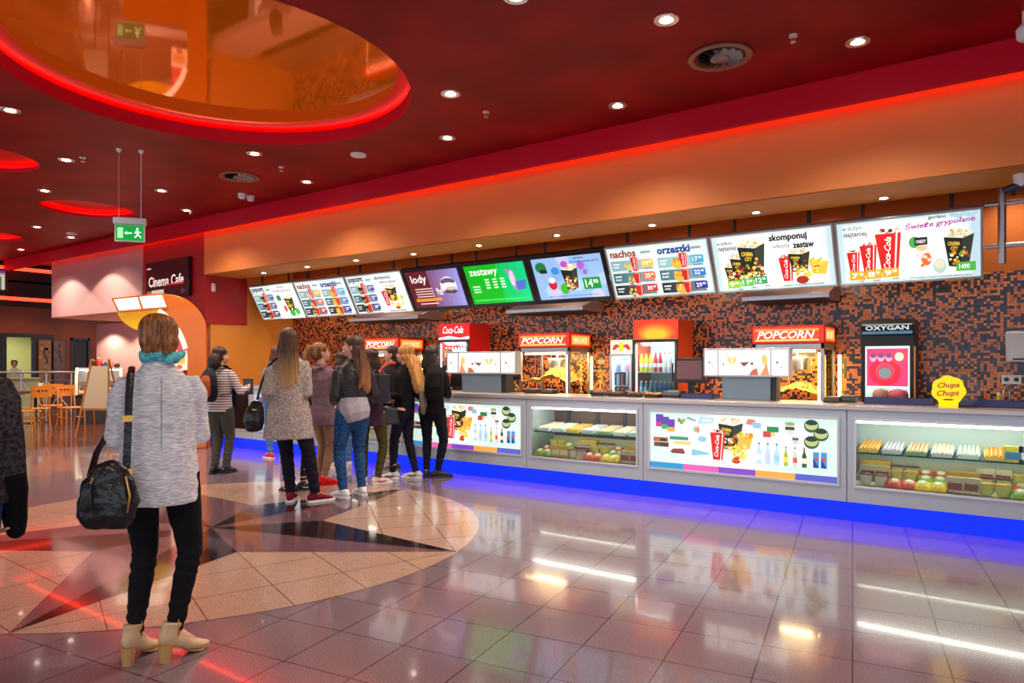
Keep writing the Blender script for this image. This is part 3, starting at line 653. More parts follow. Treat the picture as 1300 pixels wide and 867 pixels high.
def d_front(p):
    W, H = p.W, p.H; p.rect(0, 0, W, H, (206, 232, 222)); p.ell(W * .5, H * .55, W * .42, H * .45, (222, 240, 232), n=40); p.ell(W * .5, H * .55, W * .3, H * .42, (242, 249, 245), n=40)
    for i, c in enumerate([(36, 140, 196), (236, 90, 170), (124, 70, 190), (246, 160, 70), (80, 90, 190)]): p.rect(W * .2 * i, 0, W * .2, H * .1, c)
    for i in range(3):
        p.rect(W * (.035 + .035 * i), H * (.74 - .04 * i), W * .045, H * .22, (92, 62, 160)); p.rect(W * (.035 + .035 * i), H * (.74 - .04 * i), W * .045, H * .08, [(196, 40, 130), (50, 170, 90), (226, 160, 80)][i])
    for i in range(3): p.ell(W * (.175 + .014 * i), H * (.87 - .03 * (i % 2)), W * .01, H * .04, [(190, 110, 60), (100, 150, 110), (140, 180, 90)][i])
    p.rect(W * .187, H * .68, W * .002, H * .15, (130, 130, 130))
    p.poly([(W * .22, H * .9), (W * .27, H * .86), (W * .275, H * .89), (W * .225, H * .94)], (120, 160, 180)); p.poly([(W * .28, H * .82), (W * .37, H * .84), (W * .38, H * .93), (W * .3, H * .95)], (170, 205, 220)); p.rect(W * .31, H * .87, W * .05, H * .04, (230, 240, 244))
    for i in range(2): p.rect(W * (.02 + .004 * i), H * (.47 - .09 * i), W * .09, H * .08, [(170, 96, 60), (96, 70, 60)][i]); p.rect(W * (.06 + .004 * i), H * (.48 - .09 * i), W * .04, H * .05, (60, 50, 50))
    p.rect(W * .12, H * .52, W * .11, H * .06, (60, 140, 120)); p.rect(W * .145, H * .44, W * .1, H * .06, (226, 196, 120)); p.poly([(W * .12, H * .3), (W * .21, H * .3), (W * .2, H * .37), (W * .14, H * .36)], (140, 60, 50)); p.rect(W * .13, H * .28, W * .08, H * .02, (60, 60, 60))
    p.poly([(W * .25, H * .26), (W * .35, H * .3), (W * .35, H * .33), (W * .25, H * .38)], (130, 190, 200)); p.ell(W * .31, H * .56, W * .025, H * .05, (140, 190, 200)); p.rect(W * .26, H * .68, W * .02, H * .09, (120, 190, 150)); p.ell(W * .285, H * .72, W * .01, H * .06, (226, 130, 90))
    p.popcorn(W * .4, H * .4, W * .135, H * .56, True, 3); p.cup(W * .355, H * .22, W * .085, H * .52, True, 3)
    p.poly([(W * .515, H * .66), (W * .59, H * .68), (W * .57, H * .44), (W * .5, H * .44)], (240, 178, 70)); p.dots(W * .51, H * .62, W * .07, H * .08, [(246, 196, 90), (226, 150, 50)], 14, W * .01, 5); p.nachos(W * .44, H * .2, W * .14, H * .3, 6); p.nachos(W * .46, H * .26, W * .1, H * .24, 9)
    p.poly([(W * .55, H * .86), (W * .6, H * .84), (W * .6, H * .94), (W * .56, H * .95)], (200, 120, 110)); p.poly([(W * .59, H * .8), (W * .63, H * .8), (W * .63, H * .89), (W * .58, H * .9)], (140, 180, 210)); p.rect(W * .66, H * .75, W * .06, H * .09, (40, 130, 80)); p.rect(W * .64, H * .66, W * .04, H * .1, (190, 70, 70)); p.rect(W * .68, H * .68, W * .02, H * .07, (196, 200, 120))
    p.poly([(W * .75, H * .9), (W * .8, H * .9), (W * .79, H * .72), (W * .76, H * .72)], (206, 212, 200)); p.rect(W * .752, H * .8, W * .046, H * .05, (50, 60, 56)); p.ell(W * .775, H * .9, W * .025, H * .03, (150, 160, 110)); p.poly([(W * .785, H * .7), (W * .82, H * .7), (W * .815, H * .58), (W * .79, H * .58)], (190, 200, 196)); p.rect(W * .787, H * .64, W * .031, H * .035, (70, 90, 90))
    for (a, c) in ((.88, .88), (.925, .75), (.88, .62)): p.bowl(W * a, H * c, W * .036)
    for i in range(3): p.bottle(W * (.605 + .045 * i), H * .21, W * .03, H * (.36 + .0 * i), (176, 212, 232), (70, 130, 200), [(236, 240, 240), (190, 200, 220), (150, 200, 220)][i])
    for i, c in enumerate([(160, 180, 80), (200, 206, 190), (60, 76, 46)]): p.bottle(W * (.745 + .045 * i), H * .21, W * .022, H * .32, c, (190, 60, 60), [(230, 210, 90), (200, 90, 80), (230, 220, 190)][i])
    for i in range(2): p.rect(W * (.888 + .037 * i), H * .22, W * .028, H * .25, (60, 140, 200)); p.poly([(W * (.888 + .037 * i), H * .22), (W * (.916 + .037 * i), H * .22), (W * (.888 + .037 * i), H * .38)], (30, 60, 140)); p.ell(W * (.902 + .037 * i), H * .36, W * .009, H * .03, (220, 60, 50))
ZO0, ZO1 = .31, .925
for i, (x0, x1, kd) in enumerate(UN):
    r = empty('counter_unit', (x0, YF, 0), 0, UL[i], 'counter', 'units of the concession counter')
    W = x1 - x0; m0 = .055
    b = MB(); b.m(M_face_l)
    b.box(.003, W - .003, 0, .02, .18, ZO0); b.box(.003, W - .003, 0, .02, ZO1, .99); b.box(.003, m0, 0, .02, ZO0, ZO1); b.box(W - m0, W - .003, 0, .02, ZO0, ZO1)
    b.box(.003, .02, .02, .62, .18, .99); b.box(W - .02, W - .003, .02, .62, .18, .99); b.box(.02, W - .02, .02, .62, .18, .20)
    b.m(M_dark); b.box(.003, W - .003, .14, .60, 0.0, .18)
    b.build('cabinet_body', r, bevel=.0015)
    b = MB(); b.m(M_ledblue); b.box(0, W, .09, .10, .0, .178); b.build('blue_light_panel', r)
    b = MB(); b.m(M_alu)
    fw = .022
    for (a, c, d, e) in ((m0, W - m0, ZO0, ZO0 + fw), (m0, W - m0, ZO1 - fw, ZO1), (m0, m0 + fw, ZO0 + fw, ZO1 - fw), (W - m0 - fw, W - m0, ZO0 + fw, ZO1 - fw)): b.box(a, c, -.012, .01, d, e)
    b.build('opening_frame', r, bevel=.002)
    if kd == 'light':
        b = MB(); b.m(M_white); b.box(m0 + .01, W - m0 - .01, .012, .03, ZO0 + .01, ZO1 - .01); b.build('light_box', r)
        p = Print(Vector((m0 + fw, .011, ZO0 + fw)), (1, 0, 0), (0, 0, 1), W - 2 * m0 - 2 * fw, ZO1 - ZO0 - 2 * fw, BOARD_E); d_front(p); p.build('backlit_print', r)
    else:
        b = MB(); b.m(M_case_in2 if i == 6 else M_case_in); b.box(.02, W - .02, .60, .62, .2, .98); b.m(M_dark)
        if i != 6:
            for q in (.15, .42, .66, .93): b.box(W * q - .02, W * q + .03, .59, .60, .3, .95)
        b.build('back_panel', r)
        b = MB(); b.m(mat('cream_case_lining', srgb(226, 208, 176), rough=.4)); b.prism([(.03, .30), (.58, .40), (.58, .41), (.03, .31)], 0, .02, W - .02); b.box(.02, W - .02, .575, .59, .40, .52); b.build('sloping_deck', r)
        b = MB(); b.m(M_shelf); b.prism([(.12, .60), (.57, .64), (.57, .647), (.12, .607)], 0, .025, W - .025); b.build('glass_shelf', r)
        b = MB(); b.m(led('shelf_fill_glow', (1, .93, .78), 8)); b.box(.06, W - .06, .200, .212, .594, .602); b.build('shelf_fill_strip', r)  # added glowing strip that brightens the packs below the shelf
        b = MB(); b.m(led('case_tube', (1, .94, .82), 10)); b.box(.08, W - .08, .035, .06, .880, .905); b.build('case_lamp', r)
        l = bpy.data.lights.new('case_light', 'AREA'); l.shape = 'RECTANGLE'; l.size = W - .2; l.size_y = .12; l.energy = 3.2; l.color = (1, .94, .84)
        lo = bpy.data.objects.new('case_light', l); C.objects.link(lo); lo.location = (x0 + W / 2, YF + .22, .96)
        b = MB(); b.m(M_glass); b.box(m0 + .01, W - m0 - .01, .002, .006, ZO0 + .01, ZO1 - .01); b.build('front_glass', r)
b = MB(); b.m(mat('steel_worktop', srgb(190, 180, 176), rough=.28, metal=.5)); b.box(XL + .01, 2.5, YF - .015, YF + .66, .992, ZT)
tag(b.build('worktop', bevel=.005), 'long pale steel worktop running over all counter units', 'worktop')
# snack packs in the display cases
PK = {}
def pack(kind, col, col2):
    k = (kind, col, col2)
    if k in PK: return PK[k]
    a = mat('wrap_%02x%02x%02x' % col, srgb(*col), rough=.3, var=.25, vscale=60); c = mat('wrap_%02x%02x%02x' % col2, srgb(*col2), rough=.35)
    b = MB()
    if kind == 'tray':
        b.m(c).prism([(-.07, 0), (.07, 0), (.08, .03), (-.08, .03)], 1, -.09, .09); b.m(a)
        rr = random.Random(hash(col) % 99)
        for i in range(5):
            for j in range(6): b.ell((-.06 + .03 * i, -.075 + .03 * j, .036), (.014, .014, .014), 8, 5)
    elif kind == 'bag':
        b.m(a).loft([(0, -.07, .02), (0, -.05, .025), (0, 0, .035), (0, .05, .025), (0, .07, .02)], [(.05, .004), (.055, .02), (.06, .03), (.055, .02), (.05, .004)], 14, 'flat')
        b.m(c).ell((0, 0, .05), (.035, .035, .016), 12, 6)
    elif kind == 'tub':
        b.m(c).lathe((0, 0, 0), [(.032, 0), (.036, .004), (.045, .07), (.047, .075)], 18); b.m(a).lathe((0, 0, 0), [(.049, .075), (.049, .084), (.044, .087)], 18)
    elif kind == 'box':
        b.m(a).box(-.055, .055, -.03, .03, 0, .11); b.m(c).box(-.045, .045, -.0315, -.03, .02, .07)
    me = b.build('snack', None); d = me.data; bpy.data.objects.remove(me); PK[k] = d; return d
PN = {'tray': ('snack_tray', 'tray'), 'bag': ('crisp_bag', 'snack bag'), 'tub': ('dessert_tub', 'tub'), 'box': ('snack_box', 'box')}
def put(kind, col, col2, x, y, z, rx, rz, label, group):
    o = bpy.data.objects.new(PN[kind][0], pack(kind, col, col2)); C.objects.link(o); o.location = (x, y, z); o.rotation_euler = (rx, 0, rz); tag(o, label, PN[kind][1], group)
    if kind != 'tray': o.scale = (1.15, 1.0, 1.15)
def deckz(y): return .312 + (y - .03) * .1818
def shelfz(y): return .608 + (y - .12) * .0889
CASES = [(0, 'far left display'), (2, 'display behind the girls'), (4, 'brown-backed display'), (6, 'rightmost display')]
LOW = [('bag', (226, 84, 50), (246, 226, 190), 'red-orange'), ('bag', (244, 210, 20), (250, 244, 200), 'bright yellow'), ('box', (226, 206, 170), (150, 60, 40), 'cream'), ('tub', (240, 200, 50), (226, 226, 120), 'yellow-lidded'), ('bag', (150, 186, 60), (240, 240, 210), 'lime green'), ('box', (236, 176, 40), (246, 230, 170), 'golden'), ('tub', (120, 70, 60), (230, 220, 206), 'brown-lidded')]
MID = [('tray', (206, 222, 200), (200, 214, 208), 'pale green'), ('tray', (240, 170, 70), (226, 196, 90), 'orange'), ('tray', (200, 196, 210), (190, 200, 190), 'lilac-grey'), ('tray', (236, 190, 150), (120, 170, 120), 'peach'), ('tray', (240, 228, 190), (206, 210, 220), 'cream')]
for ci, nm in CASES:
    x0, x1, _ = UN[ci]; rr = random.Random(ci + 3); W = x1 - x0
    n = int((W - .2) / .105)
    for j in range(n):
        x = x0 + .14 + j * (W - .28) / (n - 1)
        for row in range(3):
            k = LOW[(j // 2 + row * 3 + ci) % len(LOW)]; y = .10 + row * .145
            put(k[0], k[1], k[2], x + rr.uniform(-.008, .008), YF + y, deckz(y) + .012, R(18) if k[0] == 'bag' else 0, rr.uniform(-.2, .2), f'{k[3]} {PN[k[0]][1]} on the lower deck of the {nm}', f'{k[3]} packs low in the {nm}')
    n = int((W - .2) / .175)
    for j in range(n):
        x = x0 + .15 + j * (W - .30) / (n - 1); k = MID[(j + ci) % len(MID)]
        for row in range(2):
            y = .22 + row * .2
            put(k[0], k[1], k[2], x, YF + y, shelfz(y) + .004 - .0, R(5.08), 0, f'{k[3]} snack tray on the glass shelf of the {nm}', f'{k[3]} trays on the shelf of the {nm}')
for j, (kd, c, c2, nm_) in enumerate([('box', (240, 210, 60), (60, 130, 190), 'yellow and blue'), ('box', (60, 130, 190), (240, 240, 230), 'blue'), ('box', (230, 110, 40), (240, 230, 210), 'orange')]):
    put(kd, c, c2, -1.04 + 1.19 + .10 * j, YF + .13, .615, 0, 0, f'{nm_} snack box upright on the shelf front of the rightmost display', None)

# ------------------------------------------------------------------ back counter and machines
b = MB(); b.m(M_steel); b.box(XL + .02, 2.5, 7.72, YK - .01, .84, .88); b.m(M_dark); b.box(XL + .02, 2.5, 7.78, YK - .01, 0, .84)
tag(b.build('back_counter', bevel=.003), 'low steel back counter carrying the popcorn machines against the mosaic', 'counter')
ZK = .88
M_redplastic = mat('red_enamel', srgb(214, 30, 18), rough=.3)
M_orside = mat('orange_red_side', srgb(208, 70, 16), rough=.4)
M_pop = mat('popcorn_kernels', srgb(240, 200, 110), rough=.8, col2=srgb(206, 140, 50), vscale=30, bump=1)
M_bag = mat('popcorn_sacks', srgb(236, 170, 60), rough=.6, var=.3, vscale=10)
def popcorn_machine(px0, px1, label, text2='NACHOS', seed=1, fill=1.0):
    x0 = PX(px0, 7.8); x1 = PX(px1, 7.8); W = x1 - x0; D = .58; Hh = .94
    r = empty('popcorn_machine', (x0, 7.82, ZK), 0, label, 'popcorn machine', 'popcorn machines')
    b = MB(); b.m(M_steel)
    b.box(0, W, 0, D, 0, .05); b.box(0, W, 0, D, Hh - .26, Hh - .20)
    for a in (0, W - .035):
        for c in (0, D - .035): b.box(a, a + .035, c, c + .035, .05, Hh - .2)
    b.build('steel_frame', r, bevel=.003)
    b = MB(); b.m(M_redplastic); b.box(-.005, W + .005, -.01, D, Hh - .20, Hh); b.build('header_box', r, bevel=.006)
    p = Print(Vector((.0, -.011, Hh - .19)), (1, 0, 0), (0, 0, 1), W, .18, .85)
    p.rect(.01, .01, W - .02, .16, (226, 60, 30)); p.rect(.03, .13, W - .06, .02, (246, 150, 50)); p.rect(.03, .02, W - .06, .018, (250, 190, 90)); p.text('POPCORN', .05, .045, W - .14, .085, (255, 248, 235), shear=.3, bold=.02); p.rect(W - .05, .01, .03, .16, (200, 24, 20)); p.build('popcorn_sign', r)
    p = Print(Vector((W + .006, .0, Hh - .19)), (0, 1, 0), (0, 0, 1), D, .18, .85)
    p.rect(.02, .01, D - .04, .16, (220, 56, 20)); p.rect(.05, .03, D - .1, .12, (246, 160, 60)); p.text(text2, .09, .05, D - .2, .075, (255, 240, 200), shear=.3, bold=.02); p.build('side_sign', r)
    b = MB(); b.m(glass_mat('machine_glass', (.97, .97, .95), ior=1.08)); b.box(.03, W - .03, .004, .008, .06, Hh - .26); b.box(W - .012, W - .008, .03, D - .03, .06, Hh - .26); b.build('glass_pane', r)
    b = MB(); b.m(M_steel); b.lathe((W * .55, D * .5, Hh - .50), [(.10, 0), (.13, .02), (.14, .14), (.13, .16)], 20); b.cyl((W * .55, D * .5, Hh - .34), (W * .55, D * .5, Hh - .26), .015); b.build('popping_kettle', r)
    b = MB(); b.m(M_pop); rr = random.Random(seed); nx = 22; ny = 14
    vs = []; fs = []
    for i in range(nx):
        for j in range(ny):
            u = i / (nx - 1); v = j / (ny - 1); h = .10 + .10 * fill + (.10 + .16 * fill) * math.exp(-((u - .62) ** 2) / .08) * (.5 + .5 * math.sin(v * 3)) + rr.uniform(-.012, .012) + .05 * math.exp(-((u - .15) ** 2) / .02)
            vs.append((.04 + u * (W - .08), .03 + v * (D - .08), .05 + h))
    for i in range(nx - 1):
        for j in range(ny - 1): fs.append((i * ny + j, (i + 1) * ny + j, (i + 1) * ny + j + 1, i * ny + j + 1))
    b.add(vs, fs)
    for k in range(90):
        q = vs[rr.randrange(len(vs))]; b.ell((q[0], q[1], q[2] + .004), (.014, .012, .012), 6, 4)
    o = b.build('popcorn_heap', r); o['kind'] = 'stuff'
    b = MB(); b.m(led('machine_tube', (1, .80, .45), 12)); b.cyl((W - .06, .04, .12), (W - .06, .04, Hh - .3), .010, n=8); b.cyl((.06, .06, Hh - .28), (W - .1, .06, Hh - .28), .010, n=8); b.build('warming_lamp', r)
    l = bpy.data.lights.new('machine_light', 'AREA'); l.size = W * .6; l.energy = 14; l.color = (1, .72, .32)
    lo = bpy.data.objects.new('machine_light', l); C.objects.link(lo); lo.location = (x0 + W / 2, 7.82 + D / 2, ZK + Hh - .28)
    b = MB(); b.m(led('yellow_tube', (1, .66, .12), 9)); b.cyl((W + .07, D - .10, .12), (W + .07, D - .10, .62), .016, n=10); b.m(M_steel); b.cyl((W + .07, D - .10, 0), (W + .07, D - .10, .12), .02, n=10); b.build('side_lamp', r)
    return r
popcorn_machine(462, 505, 'red-topped popcorn machine behind the heads of the girls, leftmost of three', 'NACHOS', 1)
popcorn_machine(658, 722, 'glowing red-topped popcorn machine under the blue offer screen', 'NACHOS', 2)
popcorn_machine(955, 1046, 'red-topped popcorn machine behind the right heart-picture light box', 'NACHOS', 3, .3)

def cooler(px0, px1, ztop, label, kind, D=.5, yf=7.8):
    x0 = PX(px0, yf); x1 = PX(px1, yf); W = x1 - x0; H = ztop - ZK
    r = empty('drinks_cooler', (x0, yf, ZK), 0, label, 'drinks cooler')
    body = {'coke': M_redplastic, 'red': M_orside, 'bull': M_alu}[kind]; hd = .24 if kind != 'bull' else .17
    b = MB(); b.m(body); b.box(W - .02, W, .0, D, 0, H); b.box(0, .02, 0, D, 0, H); b.box(.0205, W - .0205, 0, D, H - hd, H - .001); b.m(mat('pale_liner', srgb(190, 220, 226), rough=.4)); b.box(.0205, W - .0205, D - .02, D - .001, .06, H - hd); b.m(M_dark if kind != 'bull' else M_alu); b.box(.0205, W - .0205, 0, D - .001, 0, .06)
    b.build('cabinet', r, bevel=.004)
    b = MB(); b.m(M_dark if kind != 'bull' else M_alu); t = .035
    b.box(0, W, -.03, 0, .03, .03 + t); b.box(0, W, -.03, 0, H - hd - t, H - hd); b.box(0, t, -.03, 0, .03 + t, H - hd - t); b.box(W - t, W, -.03, 0, .03 + t, H - hd - t); b.box(W - .06, W - .045, -.055, -.03, H * .3, H * .5)
    b.build('door', r, bevel=.003)
    b = MB(); b.m(M_glass); b.box(t, W - t, -.018, -.014, .03 + t, H - hd - t); b.build('door_glass', r)
    p = Print(Vector((0, -.001, H - hd)), (1, 0, 0), (0, 0, 1), W, hd, .75)
    if kind == 'coke':
        p.rect(0, 0, W, hd, (222, 18, 26)); p.text('Coca-Cola', W * .14, hd * .38, W * .66, hd * .45, (255, 250, 250), shear=.35, bold=.015); p.poly([(0, hd * .12), (W * .35, hd * .24), (W * .7, hd * .1), (W, hd * .2), (W, 0), (0, 0)], (245, 240, 240)); p.poly([(0, hd * .02), (W * .35, hd * .14), (W * .7, hd * .02), (W, hd * .1), (W, 0), (0, 0)], (190, 190, 200))
    elif kind == 'red':
        p.rect(0, 0, W, hd, (236, 50, 10))
        for k in range(8): p.ell(W * .5, hd * (.36 - .02 * k), W * (.46 - .034 * k), hd * (.5 - .035 * k), (240 + k, 64 + 16 * k, 10 + 2 * k))
        p.rect(0, 0, W, hd * .03, (236, 120, 20))
    else:
        p.rect(0, 0, W, hd, (226, 222, 190)); p.ell(W * .5, hd * .5, W * .12, hd * .38, (250, 200, 30))
        for s_ in (-1, 1):
            p.poly([(W * (.5 + s_ * .42), hd * .3), (W * (.5 + s_ * .34), hd * .62), (W * (.5 + s_ * .2), hd * .72), (W * (.5 + s_ * .06), hd * .5), (W * (.5 + s_ * .2), hd * .42), (W * (.5 + s_ * .3), hd * .25)], (214, 40, 40))
    p.build('lit_header', r)
    b = MB(); b.m(M_steel)
    nsh = 2 if kind == 'red' else 3; zs = [.07 + (H - hd - .12) * k / nsh for k in range(nsh)]
    for z in zs[1:]: b.box(.02, W - .02, .03, D - .03, z - .008, z)
    b.build('shelf', r)
    b = MB(); b.m(M_tube); b.box(.03, .042, .01, .02, .08, H - hd - .06); b.build('inner_lamp', r)
    l = bpy.data.lights.new('cooler_light', 'AREA'); l.size = W * .7; l.energy = 12; l.color = (.8, .95, 1)
    lo = bpy.data.objects.new('cooler_light', l); C.objects.link(lo); lo.location = (x0 + W / 2, yf + .06, ZK + H - hd - .01); lo.rotation_euler = (R(20), 0, 0)
    # bottles and cans standing on its shelves
    cols = {'red': [[(110, 190, 226), (70, 150, 220), (60, 140, 220)], [(190, 210, 60), (180, 40, 60), (190, 206, 226)]], 'coke': [[(70, 20, 20)] * 3, [(200, 40, 40)] * 3, [(120, 180, 180)] * 3], 'bull': [[(90, 50, 70), (120, 60, 60), (50, 70, 130)], [(120, 150, 190), (150, 60, 60), (60, 110, 160)], [(60, 60, 130), (150, 150, 170), (120, 60, 90)]]}[kind]
    step = .062; nb = int((W - .09) / step)
    for s_, z in enumerate(zs):
        gap = (H - hd - .12) / nsh
        for j in range(nb):
            c = cols[s_ % len(cols)][j * 3 // nb]
            cap = (240, 240, 240) if kind == 'red' and s_ == 0 else (200, 30, 30)
            mb = MB(); mm = mat('drink_%02x%02x%02x' % c, srgb(*c), rough=.15)
            hh = min(gap * .82, .24); rd = .026
            if kind == 'bull':
                mb.m(mm).lathe((0, 0, 0), [(.022, 0), (.026, .006), (.026, hh * .85), (.02, hh * .95)], 12); mb.m(M_alu).lathe((0, 0, hh * .95), [(.02, 0), (.02, .006)], 12)
            else:
                mb.m(mm).lathe((0, 0, 0), [(rd * .9, 0), (rd, .01), (rd, hh * .62), (rd * .45, hh * .84), (rd * .4, hh * .92)], 12); mb.m(mat('cap_%d' % cap[1], srgb(*cap), rough=.3)).lathe((0, 0, hh * .92), [(rd * .48, 0), (rd * .48, hh * .08)], 10); mb.m(M_white).lathe((0, 0, hh * .25), [(rd * 1.02, 0), (rd * 1.02, hh * .2)], 12)
            nm_ = {'coke': 'soft drink cooler', 'red': 'tall orange-red cooler', 'bull': 'small silver cooler'}[kind]
            o = mb.build('drink_can' if kind == 'bull' else 'drink_bottle', None); o.location = (x0 + .065 + step * j, yf + .10, ZK + z)
            tag(o, '%s on the %s shelf of the %s' % ('can' if kind == 'bull' else 'bottle', ['bottom', 'second', 'top'][s_], nm_), 'can' if kind == 'bull' else 'bottle', 'drinks on the %s shelf of the %s' % (['bottom', 'second', 'top'][s_], nm_))
cooler(557, 596, 2.0, 'red cooler with white script lettering, behind the left heart-picture light box', 'coke')
cooler(804, 861, 1.94, 'tall cooler with glowing orange header and rows of blue bottles', 'red')
cooler(775, 803, 1.70, 'small silver energy drink cooler left of the orange-headed one', 'bull')

# slush / ice machine
def oxygan():
    x0 = PX(1093, 7.8); x1 = PX(1161, 7.8); W = x1 - x0; H = 1.85 - ZK
    r = empty('display_machine', (x0, 7.8, ZK), 0, 'black cabinet machine with glowing pink picture panel', 'drinks machine')
    b = MB(); b.m(M_black); b.box(0, W, 0, .5, 0, H - .16); b.prism([(.0, H - .16), (.5, H - .16), (.5, H), (.04, H), (-.03, H - .05)], 0, 0, W); b.build('cabinet', r, bevel=.006)
    p = Print(Vector((0.015, -.035, H - .15)), (1, 0, 0), (0, 0, 1), W - .03, .12, .5); p.rect(0, 0, p.W, .03, (70, 110, 140)); p.rect(0, .09, p.W, .008, (170, 200, 210)); p.text('OXYGAN', .03, .04, p.W - .06, .045, (214, 226, 230)); p.build('header_lettering', r)
    p = Print(Vector((.04, -.004, .07)), (1, 0, 0), (0, 0, 1), W - .08, H - .34, .9); w_, h_ = p.W, p.H
    p.rect(0, 0, w_, h_, (190, 214, 216)); p.rect(.015, h_ * .36, w_ - .03, h_ * .6, (226, 50, 100)); p.ell(w_ * .45, h_ * .58, w_ * .36, h_ * .22, (240, 20, 50)); p.ell(w_ * .45, h_ * .6, w_ * .22, h_ * .14, (190, 60, 80)); p.ell(w_ * .45, h_ * .57, w_ * .14, h_ * .08, (110, 130, 130))
    for k in range(3): p.ell(w_ * (.18 + .18 * k), h_ * .82, w_ * .08, h_ * .07, (236, 150, 180)); p.ell(w_ * (.18 + .18 * k), h_ * .85, w_ * .07, h_ * .04, (120, 60, 110))
    p.ell(w_ * .77, h_ * .83, w_ * .17, h_ * .13, (206, 60, 90)); p.ell(w_ * .77, h_ * .83, w_ * .1, h_ * .07, (236, 200, 180)); p.rect(.015, h_ * .34, w_ - .03, h_ * .015, (246, 220, 226)); p.dots(.03, h_ * .06, w_ - .06, h_ * .24, [(120, 190, 180), (206, 226, 220), (150, 200, 190)], 40, .02, 2); p.ell(w_ * .15, h_ * .08, w_ * .1, h_ * .05, (150, 50, 60)); p.build('picture_panel', r)
    b = MB(); b.m(mat('amber_edge_trim', srgb(214, 130, 40), rough=.3)); b.box(W - .004, W + .008, -.004, .02, .04, H * .72); b.build('edge_trim', r)
oxygan()
# round lollipop-like paper discs in front of it
for k, (px, py, rr_, c, t) in enumerate([(1118, 492, .07, (176, 130, 110), 'tan'), (1140, 489, .085, (190, 90, 110), 'dusty pink')]):
    x = PX(px, 7.2); z = ZY(px, py, 7.2); b = MB(); b.m(mat('bowl_%d' % k, srgb(*c), rough=.5)); b.lathe((x, 7.2, ZT), [(.03, 0), (.05, .008), (rr_, .05), (rr_, .09), (rr_ * .8, .12), (.01, .135)], 24)
    tag(b.build('domed_tub', bevel=0), f'{t} domed tub on the worktop before the pink picture machine', 'tub')

# heart-picture light boxes on pedestals
def tillbox(x0, W, label, left):
    y = 6.98; z0, z1 = 1.27, 1.56
    r = empty('counter_light_box', (x0, y, ZT), 0, label, 'light box', 'light boxes on the counter')
    h = z1 - z0; zb = z0 - ZT
    b = MB(); b.m(M_alu); b.box(0, W, 0, .12, zb, zb + h); b.build('frame', r, bevel=.006)
    px0 = (.19 if not left else .22); 
    b = MB(); b.m(mat('blue_grey_pedestal', srgb(120, 140, 156), rough=.4, metal=.3)); b.box(W * .22, W * .78, .02, .20, 0, zb); b.build('pedestal', r, bevel=.004)
    b = MB(); b.m(M_dark); b.box(W * .78, W * .84, .04, .2, 0, zb); b.box(W * .1, W * .9, .12, .16, zb + .02, zb + h - .02); b.build('back_casing', r)
    segs = [(.02, .17 * W), (.19 * W, .78 * W), (.80 * W, W - .02)]
    for i, (a, c) in enumerate(segs):
        p = Print(Vector((a, -.001, zb + .02)), (1, 0, 0), (0, 0, 1), c - a, h - .04, .85); w_, h_ = p.W, p.H
        p.rect(0, 0, w_, h_, (255, 250, 236)); p.rect(w_ * .05, h_ * .05, w_ * .9, h_ * .9, (255, 254, 250))
        if i == 1:
            f = (lambda u: u) if not left else (lambda u: 1 - u)
            for s_ in (-1, 1):
                p.ell(w_ * (f(.26) + s_ * .055), h_ * .62, w_ * .045, h_ * .12, (222, 186, 120)); p.poly([(w_ * (f(.26) + s_ * .095), h_ * .58), (w_ * (f(.26) + s_ * .008), h_ * .34), (w_ * (f(.26) + s_ * .008), h_ * .62)], (222, 186, 120))
            p.ell(w_ * f(.09), h_ * .42, w_ * .016, h_ * .06, (120, 110, 110)); p.poly([(w_ * f(.42), h_ * .5), (w_ * f(.62), h_ * .52), (w_ * f(.5), h_ * .32)], (110, 66, 50)); p.ell(w_ * f(.66), h_ * .45, w_ * .03, h_ * .06, (120, 70, 60)); p.poly([(w_ * f(.6), 0), (w_ * f(.78), 0), (w_ * f(.76), h_ * .28), (w_ * f(.66), h_ * .2)], (180, 90, 60)); p.ell(w_ * f(.9), h_ * .6, w_ * .06, h_ * .22, (222, 180, 110)); p.poly([(w_ * f(.82), 0), (w_ * f(.99), 0), (w_ * f(.94), h_ * .5)], (206, 130, 90))
        else:
            p.ell(w_ * .35, h_ * .5, w_ * .1, h_ * .05, (110, 110, 110)); p.rect(w_ * .36, h_ * .42, w_ * .03, h_ * .12, (140, 130, 130)); p.ell(w_ * .6, h_ * .3, w_ * .08, h_ * .04, (170, 160, 150))
        p.build('backlit_picture', r)
    return r
tillbox(PX(567, 6.98), PX(655, 6.98) - PX(567, 6.98), 'three-panel glowing light box with gold heart beside the blonde girl', True)
tillbox(PX(893, 6.98), PX(1003, 6.98) - PX(893, 6.98), 'three-panel glowing light box with gold heart in front of right popcorn machine', False)

# yellow flower sign
x = PX(1204, 6.80); cz = 1.18
r = empty('flower_sign', (x, 6.80, ZT), 0, 'yellow flower-shaped counter sign with red script lettering', 'sign')
def flower(rad, sq=1.0):
    pts = []
    for k in range(96):
        a = 2 * math.pi * k / 96; q = rad * (1 + .09 * abs(math.cos(a * 3.5 + .4)) - .03)
        pts.append((q * math.cos(a) * sq, q * math.sin(a)))
    return pts
b = MB(); b.m(mat('yellow_sign_face', srgb(252, 226, 10), rough=.35, emit=.35, ecol=srgb(252, 226, 10))); b.prism([(p[0], p[1] + cz - ZT) for p in flower(.118)], 1, -.006, .006); b.box(-.07, .07, -.006, .006, 0, .06); b.build('sign_face', r)
p = Print(Vector((-.11, -.007, cz - ZT - .1)), (1, 0, 0), (0, 0, 1), .22, .2, 0); p.text('Chupa', .035, .105, .155, .055, (196, 50, 20), shear=.3, bold=.02, rot=.06); p.text('Chups', .03, .035, .16, .06, (196, 50, 20), shear=.3, bold=.02, rot=.06); p.ell(.11, .02, .04, .008, (196, 50, 20)); p.build('lettering', r)
